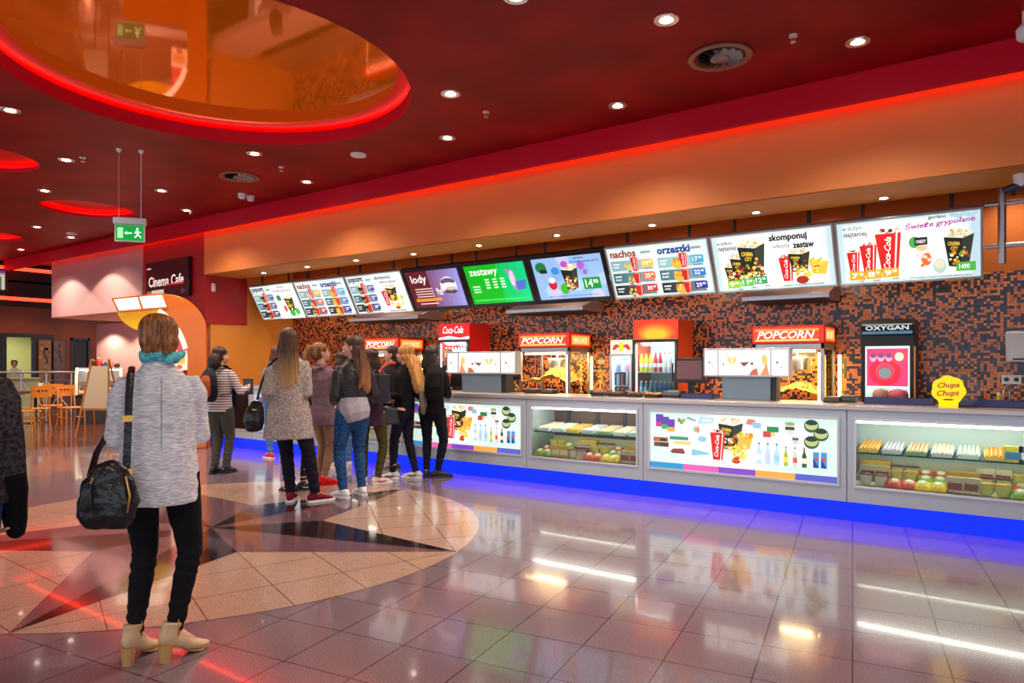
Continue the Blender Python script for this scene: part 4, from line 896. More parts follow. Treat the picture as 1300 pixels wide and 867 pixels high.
b = MB(); b.m(glass_mat('acrylic', (.96, .96, .96))); b.prism([(p_[0] + .08, p_[1] + cz - ZT + .005) for p_ in flower(.135, 1.1)], 1, .09, .10); b.box(-.08, .2, .008, .09, 0, .004); b.build('acrylic_backing', r)

# things lying on the worktop
M_wood = mat('wood_tan', srgb(196, 128, 66), rough=.5, var=.2, vscale=6, stretch=(1, 1, 6))
def tray_item(name, px, Y, W, D, H, m_, label, cat, z=ZT, group=None):
    x = PX(px, Y); b = MB(); b.m(m_); b.box(-W / 2, W / 2, 0, D, 0, .006); 
    for a, c, d, e in ((-W / 2, W / 2, 0, .006), (-W / 2, W / 2, D - .006, D), (-W / 2, -W / 2 + .006, 0, D), (W / 2 - .006, W / 2, 0, D)): b.box(a, c, d, e, 0.006, H)
    o = b.build(name, None, bevel=.0015); o.location = (x, Y, z); tag(o, label, cat, group); return o
M_navy = mat('navy_plastic', srgb(52, 58, 110), rough=.4); M_clear = glass_mat('clear_lid', (.95, .95, .95))
tray_item('serving_tray', 884, 6.95, .34, .24, .05, M_navy, 'navy blue serving tray left of the right light box', 'tray')
tray_item('serving_tray', 1140, 6.96, .55, .16, .06, M_navy, 'long navy tray below the pink picture machine', 'tray')
tray_item('serving_tray', 1262, 6.95, .50, .26, .055, M_navy, 'dark navy tray at the right end of the worktop', 'tray')
def snack_tray(px, label, filler):
    x = PX(px, 6.92); r = empty('covered_snack_tray', (x, 6.92, ZT), 0, label, 'snack tray', 'covered trays on the worktop by the small cooler')
    b = MB(); b.m(M_dark); b.prism([(-.07, 0), (.07, 0), (.085, .035), (-.085, .035)], 1, 0, .16); b.build('tray', r, bevel=.002)
    b = MB(); b.m(filler); rr = random.Random(px)
    for k in range(24): b.ell((rr.uniform(-.065, .065), rr.uniform(.015, .145), .036 + rr.random() * .01), (.016, .016, .012), 7, 5)
    b.build('snacks', r)['kind'] = 'stuff'
    b = MB(); b.m(M_clear); b.prism([(-.085, .036), (.085, .036), (.075, .075), (-.075, .075)], 1, 0, .16); b.build('clear_lid', r)
M_sn1 = mat('brown_snack', srgb(150, 96, 66), rough=.6); M_sn2 = mat('golden_snack', srgb(214, 160, 60), rough=.6)
for k, (px, t) in enumerate([(757, 'leftmost'), (779, 'second from left'), (801, 'third from left'), (826, 'rightmost')]): snack_tray(px, f'{t} of the covered snack trays on the worktop by the coolers', M_sn2 if k == 3 else M_sn1)
def black_box(name, px, Y, W, D, H, label, cat, m_=None, z=ZT):
    x = PX(px, Y); r = empty(name, (x, Y, z), 0, label, cat); m_ = m_ or M_dark
    b = MB(); b.m(m_); b.prism([(0, 0), (D, 0), (D, H), (D * .25, H), (0, H * .45)], 0, -W / 2, W / 2); b.build('casing', r, bevel=.006)
    b = MB(); b.m(M_alu); b.box(-W * .35, W * .35, D * .3, D * .8, H, H + .004); b.build('top_plate', r)
    return r
black_box('cash_terminal', 672, 7.05, .16, .16, .05, 'dark card terminal before the glowing popcorn machine, left one', 'terminal')
black_box('cash_terminal', 693, 7.05, .16, .16, .05, 'dark card terminal before the glowing popcorn machine, right one', 'terminal')
black_box('cash_terminal', 851, 7.0, .2, .2, .07, 'dark terminal at the foot of the orange-headed cooler', 'terminal')
black_box('cash_terminal', 1055, 7.0, .14, .2, .05, 'black terminal right of the right light box, left of a pair', 'terminal')
black_box('cash_terminal', 1075, 7.1, .14, .2, .06, 'black terminal right of the right light box, right of a pair', 'terminal')
# till monitors behind the light boxes
def till(px, Y, label, z0=ZT, w_=.34):
    x = PX(px, Y); r = empty('till_monitor', (x, Y, z0), 0, label, 'till monitor')
    b = MB(); b.m(M_dark); b.box(-w_ / 2, w_ / 2, 0, .04, .16, .43); b.build('screen_casing', r, bevel=.008)
    b = MB(); b.m(M_dark); b.box(-.03, .03, .04, .08, .02, .3); b.box(-.12, .12, -.04, .14, 0, .02); b.build('stand', r, bevel=.003)
    b = MB(); b.m(mat('mauve_grey_plastic', srgb(120, 84, 92), rough=.4)); b.box(-w_ / 2 + .03, w_ / 2 - .03, -.004, 0, .2, .4); b.build('back_cover', r)
till(646, 7.25, 'black till monitor beside the left heart light box'); till(875, 7.15, 'dark till monitor beside the tall orange-sided cooler')
# stack of dark cup holders between till and popcorn machine
x = PX(653, 7.35); b = MB(); b.m(mat('gold_garland', srgb(196, 150, 70), rough=.3, metal=.5))
for k in range(11): b.ell((.012 * math.sin(k * 2.1), 0, .03 + k * .045), (.03, .03, .024), 10, 6)
o = b.build('cup_stack', None); o.location = (x, 7.35, ZT - .005); tag(o, 'golden column of stacked cups left of the glowing popcorn machine', 'cups')
# bottle and soap dispenser, socket at the right
x = PX(1268, 7.9); b = MB(); b.m(mat('yellow_bottle', srgb(206, 180, 30), rough=.2)); b.lathe((0, 0, 0), [(.035, 0), (.04, .01), (.04, .14), (.015, .19), (.014, .22)], 18); b.m(M_white).lathe((0, 0, .22), [(.016, 0), (.016, .03)], 12)
o = b.build('soap_bottle', None); o.location = (x, 7.9, ZK); tag(o, 'yellow soap bottle on the back counter at the right', 'bottle')
b = MB(); b.m(M_steel); xs = PX(1282, 8.1); b.loft([(xs, 8.2, ZK), (xs, 8.2, ZK + .26), (xs - .02, 8.12, ZK + .31), (xs - .05, 8.02, ZK + .26), (xs - .05, 8.0, ZK + .2)], [.012] * 5, 10); tag(b.build('tap', None), 'chrome tap at the back counter by the yellow soap bottle', 'tap')
def towel_disp():
    x = PX(1300, 8.25); r = empty('towel_dispenser', (x, 8.43, 1.42), 0, 'white paper towel dispenser on the mosaic wall at the right edge', 'dispenser')
    b = MB(); b.m(M_white); b.prism([(-.14, .0), (.14, .0), (.15, .3), (-.15, .3)], 1, -.16, 0); b.build('cover', r, bevel=.02, seg=3)
    b = MB(); b.m(M_dark); b.box(-.09, .09, -.165, -.155, .02, .035); b.build('slot', r)
towel_disp()
x = PX(1284, YK); b = MB(); b.m(M_white); b.box(x - .08, x + .08, YK - .012, YK, 1.2, 1.29); b.m(M_dark)
for q in (-.04, .04): b.cyl((x + q, YK - .014, 1.245), (x + q, YK - .011, 1.245), .022, n=14)
tag(b.build('wall_socket', None, bevel=.003), 'white double socket on the mosaic at the right', 'socket')
x = PX(764, YK); b = MB(); b.m(mat('pink_card', srgb(226, 160, 130), rough=.6)); b.box(x - .05, x + .05, YK - .006, YK, 1.40, 1.46); tag(b.build('wall_card', None), 'small pink card stuck on mosaic between popcorn machine and coolers', 'card')
# steel rail frame at the upper right, camera, loudspeaker
r = empty('steel_rail_frame', (PX(1272, 7.55), 7.55, 2.2), 0, 'brushed steel pipe frame right of the last menu board', 'rail')
b = MB(); b.m(M_steel); b.cyl((0, 0, .10), (0, 0, .78), .032, n=16); b.build('post', r)
for z in (.64, .26):
    b = MB(); b.m(M_steel); b.cyl((-.13, .0, z), (1.4, .0, z), .022, n=12); b.build('rail', r)
for i in (.08, 1.1):
    b = MB(); b.m(M_dark); b.cyl((i, 0, .7), (i, 0, 1.1), .015, n=8); b.build('hanger', r)
x, y = PX(1296, 6.9), 6.9
r = empty('security_camera', (x, y, 2.935), 0, 'dark dome-footed security camera under the soffit at right', 'camera')
b = MB(); b.m(M_white); b.lathe((0, 0, -.10), [(.03, 0), (.05, .03), (.055, .10)], 20); b.build('mount', r)
b = MB(); b.m(mat('blue_black_metal', (.03, .04, .08), rough=.2)); b.loft([(-.12, 0, -.12), (.10, 0, -.05)], [.032, .036], 16, 'flat'); b.build('barrel', r, bevel=.003)
x, y = PZ(1302, 14, ZC); r = empty('ceiling_loudspeaker', (x, y, ZC), 0, 'small white ceiling spotlight at the top right corner', 'spotlight')
b = MB(); b.m(M_white); b.cyl((0, 0, 0), (0, 0, -.10), .02); b.build('stem', r)
b = MB(); b.m(M_white); b.lathe((0, 0, -.2), [(.03, 0), (.05, .02), (.055, .08), (.03, .11)], 20); b.build('head', r)

# ------------------------------------------------------------------ ceiling fittings
def vent(px, py, rad, label):
    x, y = PZ(px, py, ZC); r = empty('ceiling_vent', (x, y, ZC), 0, label, 'air vent')
    b = MB(); b.m(mat('bronze_grey_ring', srgb(150, 120, 104), rough=.35, metal=.6)); n = 40
    vs = []; prof = [(rad, 0), (rad * 1.0, -.012), (rad * .82, -.012), (rad * .70, .03), (rad * .70, .1)]
    for (q, z) in prof: vs += [(q * math.cos(2 * math.pi * k / n), q * math.sin(2 * math.pi * k / n), z - .002) for k in range(n)]
    fs = [(i * n + k, i * n + (k + 1) % n, (i + 1) * n + (k + 1) % n, (i + 1) * n + k) for i in range(len(prof) - 1) for k in range(n)]
    b.add(vs, fs); b.build('ring', r)
    b = MB(); b.m(mat('steel_swirl', (.25, .27, .3), rough=.3, metal=.7)); b.lathe((0, 0, -.004), [(rad * .05, -.03), (rad * .3, -.02), (rad * .34, .0)], 24)
    for k in range(14):
        a = 2 * math.pi * k / 14; c, s_ = math.cos(a), math.sin(a)
        b.add([(rad * .3 * c, rad * .3 * s_, -.004), (rad * .7 * math.cos(a + .25), rad * .7 * math.sin(a + .25), -.004), (rad * .7 * math.cos(a + .5), rad * .7 * math.sin(a + .5), -.03), (rad * .3 * math.cos(a + .3), rad * .3 * math.sin(a + .3), -.02)], [(0, 1, 2, 3)])
    b.build('swirl_blades', r)
    b = MB(); b.m(M_black); b.lathe((0, 0, 0), [(rad * .72, -.001), (rad * .72, .0)], 30); b.build('dark_duct', r)
vent(914, 72, .24, 'large round swirl air vent in the red ceiling over the counter'); vent(304, 224, .24, 'round swirl air vent in the red ceiling right of the exit sign')
def small_ceiling(px, py, kind, label):
    x, y = PZ(px, py, ZC)
    if kind == 'disc':
        b = MB(); b.m(M_white); b.lathe((x, y, ZC), [(.05, -.03), (.085, -.02), (.09, 0)], 28); tag(b.build('ceiling_loudspeaker', None), label, 'ceiling disc')
    elif kind == 'spr':
        r = empty('sprinkler', (x, y, ZC), 0, label, 'sprinkler', 'sprinklers in the red ceiling'); b = MB(); b.m(M_chrome); b.lathe((0, 0, 0), [(.028, -.012), (.034, 0)], 18); b.build('rosette', r)
        b = MB(); b.m(M_chrome); b.cyl((0, 0, -.01), (0, 0, -.045), .009); b.lathe((0, 0, -.05), [(.02, 0), (.022, .003)], 14); b.build('nozzle', r)
    else:
        b = MB(); b.m(M_white); b.lathe((x, y, ZC), [(.03, -.07), (.045, -.06), (.05, -.03), (.055, 0)], 24); tag(b.build('smoke_detector', None), label, 'smoke detector')
small_ceiling(455, 196, 'disc', 'flat white disc in the red ceiling below the amber dome')
small_ceiling(105, 200, 'spr', 'small sprinkler left of the exit sign wires'); small_ceiling(617, 142, 'spr', 'small sprinkler right of the amber dome')
small_ceiling(1007, 45, 'spr', 'small sprinkler between two bright downlights, upper right'); small_ceiling(357, 212, 'spr', 'small sprinkler above the round vent'); small_ceiling(242, 268, 'spr', 'small sprinkler above the red panel wall')
small_ceiling(318, 249, 'smoke', 'white smoke detector just below the left vent'); small_ceiling(307, 246, 'smoke', 'smaller white detector touching the smoke detector below the left vent')
small_ceiling(91, 296, 'disc', 'flat white disc left of the exit sign')

# ------------------------------------------------------------------ exit sign
d_ = 7.55; x, y = GP(165, d_); r = empty('exit_sign', (x, y, 0), AZ + R(16), 'green illuminated exit sign hanging on two wires', 'exit sign')
zt, zb = 3.01, 2.75; W = .30
b = MB(); b.m(M_alu); b.box(-W / 2 - .01, W / 2 + .01, -.04, .04, zt - .07, zt); b.build('top_housing', r, bevel=.004)
b = MB(); b.m(mat('pale_green_edge', srgb(190, 220, 200), rough=.3)); b.box(-W / 2, W / 2, -.01, .01, zb, zt - .07); b.build('panel', r, bevel=.002)
p = Print(Vector((-W / 2 + .012, -.0105, zb + .012)), (1, 0, 0), (0, 0, 1), W - .024, zt - .07 - zb - .024, .9); w_, h_ = p.W, p.H
p.rect(0, 0, w_, h_, (0, 140, 50)); p.rect(w_ * .06, h_ * .15, w_ * .2, h_ * .7, (150, 220, 160)); p.rect(w_ * .38, h_ * .46, w_ * .2, h_ * .08, (220, 250, 225)); p.poly([(w_ * .3, h_ * .5), (w_ * .4, h_ * .38), (w_ * .4, h_ * .62)], (220, 250, 225))
p.ell(w_ * .78, h_ * .8, w_ * .04, h_ * .08, (220, 250, 225)); p.poly([(w_ * .7, h_ * .68), (w_ * .8, h_ * .7), (w_ * .84, h_ * .4), (w_ * .76, h_ * .4)], (220, 250, 225)); p.poly([(w_ * .66, h_ * .5), (w_ * .74, h_ * .66), (w_ * .76, h_ * .6), (w_ * .69, h_ * .46)], (220, 250, 225)); p.poly([(w_ * .76, h_ * .42), (w_ * .66, h_ * .24), (w_ * .7, h_ * .18), (w_ * .82, h_ * .38)], (220, 250, 225)); p.poly([(w_ * .8, h_ * .42), (w_ * .92, h_ * .3), (w_ * .9, h_ * .12), (w_ * .87, h_ * .28), (w_ * .78, h_ * .36)], (220, 250, 225)); p.poly([(w_ * .8, h_ * .66), (w_ * .92, h_ * .56), (w_ * .9, h_ * .52), (w_ * .8, h_ * .6)], (220, 250, 225)); p.build('pictogram', r)
for s_ in (-1, 1):
    b = MB(); b.m(M_white); b.cyl((s_ * .11, 0, zt), (s_ * .11, 0, ZC - .02), .004 if s_ > 0 else .002, n=6); b.lathe((s_ * .11, 0, ZC - .04), [(.012, 0), (.025, .02), (.028, .04)], 14); b.build('wire', r)

# ------------------------------------------------------------------ cinema cafe sign (on the red panel), hall screen
xa, xb = PX(189, YB), PX(243, YB); z0, z1 = 2.60, 3.29
r = empty('cafe_sign', (xa, YB + .0, z0), 0, 'black lit sign reading Cinema Cafe on the red wall', 'sign')
W = xb - xa; b = MB(); b.m(M_bezel); b.box(0, W, -.06, .015, 0, z1 - z0); b.build('casing', r, bevel=.01)
p = Print(Vector((.03, -.061, .03)), (1, 0, 0), (0, 0, 1), W - .06, z1 - z0 - .06, .9); w_, h_ = p.W, p.H; p.rect(0, 0, w_, h_, (14, 8, 12)); p.text('Cinema Cafe', w_ * .06, h_ * .3, w_ * .86, h_ * .3, (236, 214, 206), bold=.015); p.rect(w_ * .5, h_ * .3, w_ * .42, h_ * .05, (180, 20, 30)); p.rect(w_ * .02, 0, w_ * .12, h_ * .18, (110, 96, 90)); p.rect(w_ * .14, .0, w_ * .3, h_ * .2, (180, 170, 150)); p.rect(w_ * .34, 0, w_ * .1, h_ * .2, (150, 190, 180)); p.rect(w_ * .02, h_ * .82, w_ * .1, h_ * .05, (190, 150, 140)); p.ell(w_ * .9, h_ * .1, w_ * .05, h_ * .07, (60, 40, 50)); p.build('lit_face', r)
b = MB(); b.m(M_white); xx = PX(269, 6.7); b.box(XL + .016, XL + .05, 6.72, 6.78, 2.66, 2.80); tag(b.build('wall_sensor', None, bevel=.005), 'small white box sensor on the red wall end under the bulkhead', 'sensor')
r = empty('hall_screen', (-18.58, 5.2, 3.06), 0, 'wall screen with pale street picture at the far left', 'screen')
b = MB(); b.m(M_bezel); b.box(0, .05, 0, 1.02, 0, .52); b.build('casing', r, bevel=.01)
p = Print(Vector((.051, .05, .04)), (0, 1, 0), (0, 0, 1), .92, .44, .7); p.rect(0, 0, .92, .44, (130, 150, 130)); p.rect(0, .38, .92, .06, (120, 40, 150)); p.rect(.3, 0, .16, .34, (60, 90, 70)); p.rect(.6, 0, .3, .34, (190, 196, 170)); p.rect(.8, 0, .05, .3, (80, 100, 80)); p.build('screen', r)
# ------------------------------------------------------------------ ice cream kiosk with the rounded arch
kd = 11.2; kx, ky = GP(205, kd)
r = empty('arch_kiosk', (kx, ky, 0), R(35 + 22), 'rounded orange kiosk arch with lit white header and yellow quarter disc', 'kiosk'); r.scale = (.92, .92, 1)
M_kor = mat('glossy_orange_shell', srgb(222, 116, 14), rough=.25, coat=.3); M_kye = mat('yellow_shell', srgb(252, 190, 0), rough=.3, emit=.25, ecol=srgb(252, 190, 0))
def arc(cx, cz, rx, rz, a0, a1, n=14): return [(cx + rx * math.cos(R(a0 + (a1 - a0) * k / n)), cz + rz * math.sin(R(a0 + (a1 - a0) * k / n))) for k in range(n + 1)]
# shell: right pillar that bends over to the left at the top
outer = [(.74, 0)] + arc(.10, 1.92, .64, .62, 0, 95, 20)
inner = arc(.10 - .55, 1.42, .88, .98, 68, 6, 14) + [(.40, 0)]
b = MB(); b.m(M_kor); b.prism(outer + inner, 1, -.12, .42); b.build('arch_shell', r, bevel=.02, seg=3)
b = MB(); b.m(M_kye); b.prism([(-.72, 2.28), (.20, 2.32)] + arc(-.10, 2.30, .60, .40, -50, -172, 12), 1, .0, .10); b.build('yellow_disc', r, bevel=.01)
b = MB(); b.m(M_kor); b.prism([(-.76, 2.44), (.06, 2.56), (.12, 2.30), (-.66, 2.22)], 1, -.14, -.02); b.build('header_frame', r, bevel=.006)
def quad_print(name, pts, col, e, yy=-.145):
    p = Print(Vector((0, yy, 0)), (1, 0, 0), (0, 0, 1), 1, 1, e); p.poly(pts, col); return p
p = quad_print('h', [(-.72, 2.42), (-.36, 2.47), (-.31, 2.29), (-.64, 2.25)], (255, 246, 226), 1.4); p.poly([(-.33, 2.475), (.02, 2.52), (.09, 2.33), (-.27, 2.295)], (255, 246, 226)); p.text('LODY', -.18, 2.36, .18, .07, (226, 200, 160), rot=.1); p.build('header_light', r)
p = quad_print('c', arc(-.45, 1.42, .905, 1.0, 62, 14, 10) + arc(-.45, 1.42, .83, .90, 14, 62, 10), (255, 240, 214), 1.3, -.125); p.build('curved_light_strip', r)
p = Print(Vector((.16, .0, 1.3)), (1, 0, 0), (0, 0, 1), .26, .75, .9); p.rect(0, 0, .26, .75, (255, 226, 190)); p.rect(0, .32, .26, .4, (226, 60, 70)); p.text('LODY', .05, .5, .16, .06, (255, 220, 220)); p.rect(.02, .1, .2, .14, (240, 170, 80)); p.ell(.13, .05, .05, .04, (196, 90, 60)); p.build('price_panel', r)
b = MB(); b.m(M_kor); b.box(-.62, .45, .12, .40, 0, .95); b.m(M_white); b.box(-.66, .47, .08, .44, .95, .99); b.build('serving_counter', r, bevel=.01)

# ------------------------------------------------------------------ cafe seating
M_chair = mat('honey_beech', srgb(206, 134, 52), rough=.35, var=.25, vscale=5, stretch=(1, 1, 5))
M_dkw = mat('dark_wood', srgb(58, 28, 16), rough=.4, var=.3, vscale=5)
def cafe_chair(loc, rz, label):
    r = empty('cafe_chair', (*loc, 0), rz, label, 'chair', 'wooden cafe chairs')
    b = MB(); b.m(M_chair); b.box(-.20, .20, -.20, .20, .44, .47); b.build('seat', r, bevel=.01)
    for sx in (-1, 1):
        b = MB(); b.m(M_chair); b.loft([(sx * .18, .18, .44), (sx * .19, .20, 0)], [.018, .014], 8, 'flat'); b.build('leg', r)
        b = MB(); b.m(M_chair); b.loft([(sx * .18, -.24, 0), (sx * .175, -.18, .24), (sx * .17, -.17, .48), (sx * .17, -.20, .72), (sx * .165, -.25, .92)], [(.016, .014), (.016, .018), (.016, .02), (.014, .016), (.012, .012)], 8, 'flat'); b.build('leg', r)
    b = MB(); b.m(M_chair)
    n = 10; vs = []
    for k in range(n + 1):
        t = -1 + 2 * k / n; yy = -.245 - .03 * (1 - t * t)
        vs += [(t * .2, yy, .70), (t * .2, yy, .94), (t * .2, yy + .018, .94), (t * .2, yy + .018, .70)]
    fs = []
    for k in range(n):
        for q in range(4): fs.append((4 * k + q, 4 * k + (q + 1) % 4, 4 * k + 4 + (q + 1) % 4, 4 * k + 4 + q))
    fs += [(0, 1, 2, 3), (4 * n, 4 * n + 3, 4 * n + 2, 4 * n + 1)]
    b.add(vs, fs)
    b.m(M_dkw)
    for q in (-.07, 0, .07): b.cyl((q, -.282, .84), (q, -.245, .84), .018, n=10)
    b.build('backrest', r)
    b = MB(); b.m(M_chair)
    for (a, c) in (((-.18, .19, .25), (-.18, -.2, .25)), ((.18, .19, .25), (.18, -.2, .25)), ((-.18, 0, .25), (.18, 0, .25))): b.cyl(a, c, .011, n=8)
    b.build('stretcher', r); return r
def cpos(px, fy): return GP(px, F * EYE / (fy - HZ))
c0 = cafe_chair(cpos(90, 544), R(35 + 40 + 200), 'honey wood cafe chair turned sideways, right of the others')
for px, fy, rz, lb in [(66, 540, 35 + 40 + 170, 'honey wood cafe chair facing the other way, just left of the sideways one'), (46, 546, 35 + 38 + 20, 'wooden cafe chair with its back to the camera, behind the person at the left edge'), (24, 551, 35 + 38 - 60, 'wooden cafe chair partly hidden by the person at the left edge')]:
    copy_tree(c0, (*cpos(px, fy), 0), R(rz), lb)
def cafe_table(px, fy, label):
    r = empty('cafe_table', (*cpos(px, fy), 0), R(60), label, 'table', 'cafe tables')
    b = MB(); b.m(M_dkw); b.box(-.35, .35, -.35, .35, .72, .75); b.build('table_top', r, bevel=.008)
    b = MB(); b.m(M_dark); b.cyl((0, 0, .03), (0, 0, .72), .035); b.build('column', r)
    b = MB(); b.m(M_dark); b.lathe((0, 0, 0), [(.25, 0), (.24, .015), (.05, .035)], 24); b.build('base', r)
cafe_table(45, 537, 'dark square cafe table among the wooden chairs'); cafe_table(4, 543, 'dark cafe table half hidden at the left edge')
b = MB(); b.m(M_white); b.box(-.06, .06, -.01, .01, 0, .2); b.box(-.06, .06, -.04, .04, 0, .01); o = b.build('menu_card', None); o.location = (*cpos(52, 537), .75); o.rotation_euler = (0, 0, R(70)); tag(o, 'white menu card standing on the dark cafe table', 'menu card')
# railing
def railing():
    d = 17.3; p0 = Vector((*GP(-20, d), 0)); p1 = Vector((*GP(106, d), 0)); L_ = (p1 - p0).length; u = (p1 - p0).normalized(); ang = math.atan2(u.y, u.x)
    r = empty('cafe_railing', p0, ang, 'low steel railing with crossed rods behind the cafe tables', 'railing')
    b = MB(); b.m(M_steel); b.cyl((0, 0, 1.19), (L_, 0, 1.19), .028); b.build('handrail', r)
    for z in (.98, .2):
        b = MB(); b.m(M_steel); b.cyl((0, 0, z), (L_, 0, z), .012, n=8); b.build('cross_rail', r)
    n = 3
    for k in range(n + 1):
        x = .3 + k * (L_ - .6) / n; b = MB(); b.m(M_steel); b.cyl((x, 0, 0), (x, 0, 1.19), .022, n=10); b.build('post', r)
        if k < n:
            x2 = .3 + (k + 1) * (L_ - .6) / n; b = MB(); b.m(M_steel); b.cyl((x, 0, .98), (x2, 0, .2), .008, n=6); b.cyl((x, 0, .2), (x2, 0, .98), .008, n=6); b.build('crossed_rods', r)
railing()
# curved glass cake display
dx, dy = GP(124, 16.2); r = empty('cake_display', (dx, dy, 0), R(35 + 30), 'curved glass cake display beside the pink wall', 'display case')
b = MB(); b.m(M_dark); b.box(-.42, .5, -.2, .4, 0, .62); b.m(M_dkw); b.box(-.44, .52, -.22, .42, .62, .68); b.build('base', r, bevel=.01)
cur = [(.30, 1.30), (.05, 1.28), (-.16, 1.12), (-.26, .9), (-.28, .68)]
for xx in (-.42, .48):
    b = MB(); b.m(mat('pale_cream_metal', srgb(206, 206, 186), rough=.35)); b.loft([(xx, q[0], q[1]) for q in cur], [(.035, .02)] * 5, 8, 'flat'); b.build('curved_frame', r)
b = MB(); b.m(M_glass); b.add([(xx, q[0], q[1]) for q in cur for xx in (-.40, .46)], [(2 * k, 2 * k + 1, 2 * k + 3, 2 * k + 2) for k in range(4)]); b.build('curved_glass', r)
b = MB(); b.m(M_alu); b.box(-.42, .5, .05, .42, 1.285, 1.31); b.box(-.4, .48, .38, .40, .68, 1.28); b.build('top_shelf', r)
b = MB(); b.m(mat('cream_tray', srgb(216, 206, 170), rough=.4)); b.prism([(-.22, .70), (.34, .84), (.34, .86), (-.22, .72)], 0, -.38, .44); b.box(-.38, .44, 0, .35, 1.0, 1.01); b.build('shelf', r)
b = MB(); b.m(M_tube); b.box(-.38, .44, .08, .10, 1.25, 1.27); b.build('lamp', r)
dm = Matrix.Translation((dx, dy, 0)) @ Matrix.Rotation(R(65), 4, 'Z')
for k, (x_, y_, h_, c, t) in enumerate([(-.1, .25, .20, (50, 30, 34), 'dark brown'), (.02, .28, .26, (190, 60, 50), 'red and pink'), (.14, .22, .17, (60, 80, 120), 'blue'), (.26, .3, .22, (200, 130, 110), 'pinkish'), (.40, .24, .13, (60, 40, 36), 'small dark')]):
    b = MB(); b.m(mat('jar_%d' % k, srgb(*c), rough=.3)); b.lathe((0, 0, 0), [(.05, 0), (.065, .03), (.065, h_ * .6), (.03, h_ * .8)], 16); b.m(M_chrome).lathe((0, 0, h_ * .8), [(.035, 0), (.035, h_ * .15), (.01, h_ * .2)], 14)
    o = b.build('storage_jar', None); o.location = dm @ Vector((x_, y_, 1.31)); tag(o, f'{t} jar standing on top of the curved cake display', 'jar')
for k in range(6):
    b = MB(); b.m(mat('cake_%d' % (k % 3), srgb(*[(150, 60, 40), (226, 190, 140), (120, 70, 40)][k % 3]), rough=.6)); b.lathe((0, 0, 0), [(.05, 0), (.055, .05), (.05, .06), (.01, .065)], 16)
    o = b.build('cake', None); yy = .05 + .14 * (k % 2); o.location = dm @ Vector((-.3 + .13 * k, yy, .862 - (.34 - yy) * .25)); tag(o, 'small round cake inside the curved glass display', 'cake', 'cakes in the curved display')
# A-frame easel board
ex, ey = GP(127, 13.1); r = empty('easel_board', (ex, ey, 0), R(35 + 30 - 30), 'leaning wooden A-frame board left of the grey-cardigan woman', 'easel')
for sx in (-.26, .26):
    b = MB(); b.m(M_chair); b.loft([(sx * 1.2, -.25, 0), (sx * .62, .0, 1.5)], [(.02, .014), (.02, .014)], 8, 'flat'); b.build('front_leg', r)
    b = MB(); b.m(M_chair); b.loft([(sx * 1.2, .35, 0), (sx * .62, .02, 1.48)], [(.018, .012)] * 2, 8, 'flat'); b.build('rear_leg', r)
b = MB(); b.m(M_chair); b.box(-.29, .29, -.16, -.13, .52, .56); b.build('crossbar', r)
b = MB(); b.m(mat('cream_board', srgb(214, 196, 160), rough=.6)); b.add([(-.25, -.16, .56), (.25, -.16, .56), (.19, -.02, 1.36), (-.19, -.02, 1.36), (-.25, -.14, .56), (.25, -.14, .56), (.19, 0, 1.36), (-.19, 0, 1.36)], [(0, 1, 2, 3), (4, 7, 6, 5), (0, 4, 5, 1), (1, 5, 6, 2), (2, 6, 7, 3), (3, 7, 4, 0)]); b.build('board', r)
# posters by the far door
for k, (ya, yb, c, t) in enumerate([(8.08, 8.42, (150, 96, 30), 'amber'), (8.46, 8.78, (110, 66, 40), 'brown')]):
    r = empty('tall_poster', (-21.95, ya, .3), 0, f'tall {t} poster panel beside the far doorway', 'poster')
    b = MB(); b.m(M_dkw); b.box(0, .04, 0, yb - ya, 0, 1.80); b.build('panel_frame', r)
    p = Print(Vector((.041, .02, .03)), (0, 1, 0), (0, 0, 1), yb - ya - .04, 1.74, 0); p.rect(0, 0, p.W, p.H, c); p.dots(.02, .05, p.W - .06, 1.6, [tuple(int(q * .7) for q in c), tuple(int(min(255, q * 1.25)) for q in c)], 30, .04, k); p.poly([(p.W * .3, 1.45), (p.W * .45, 1.5), (p.W * .8, 1.1), (p.W * .65, 1.05)], (60, 16, 16)); p.build('poster_print', r)
# counter in the lit room
b = MB(); b.m(mat('pale_green_counter', srgb(190, 190, 130), rough=.5)); b.box(-.45, .45, -.15, .2, 0, 1.0); b.box(-.48, .48, -.18, .23, 1.0, 1.03); o = b.build('reception_desk', None, bevel=.01); o.location = (*GP(24, 18.2), 0); o.rotation_euler = (0, 0, R(70)); tag(o, 'pale green reception desk before the far doorway', 'desk')
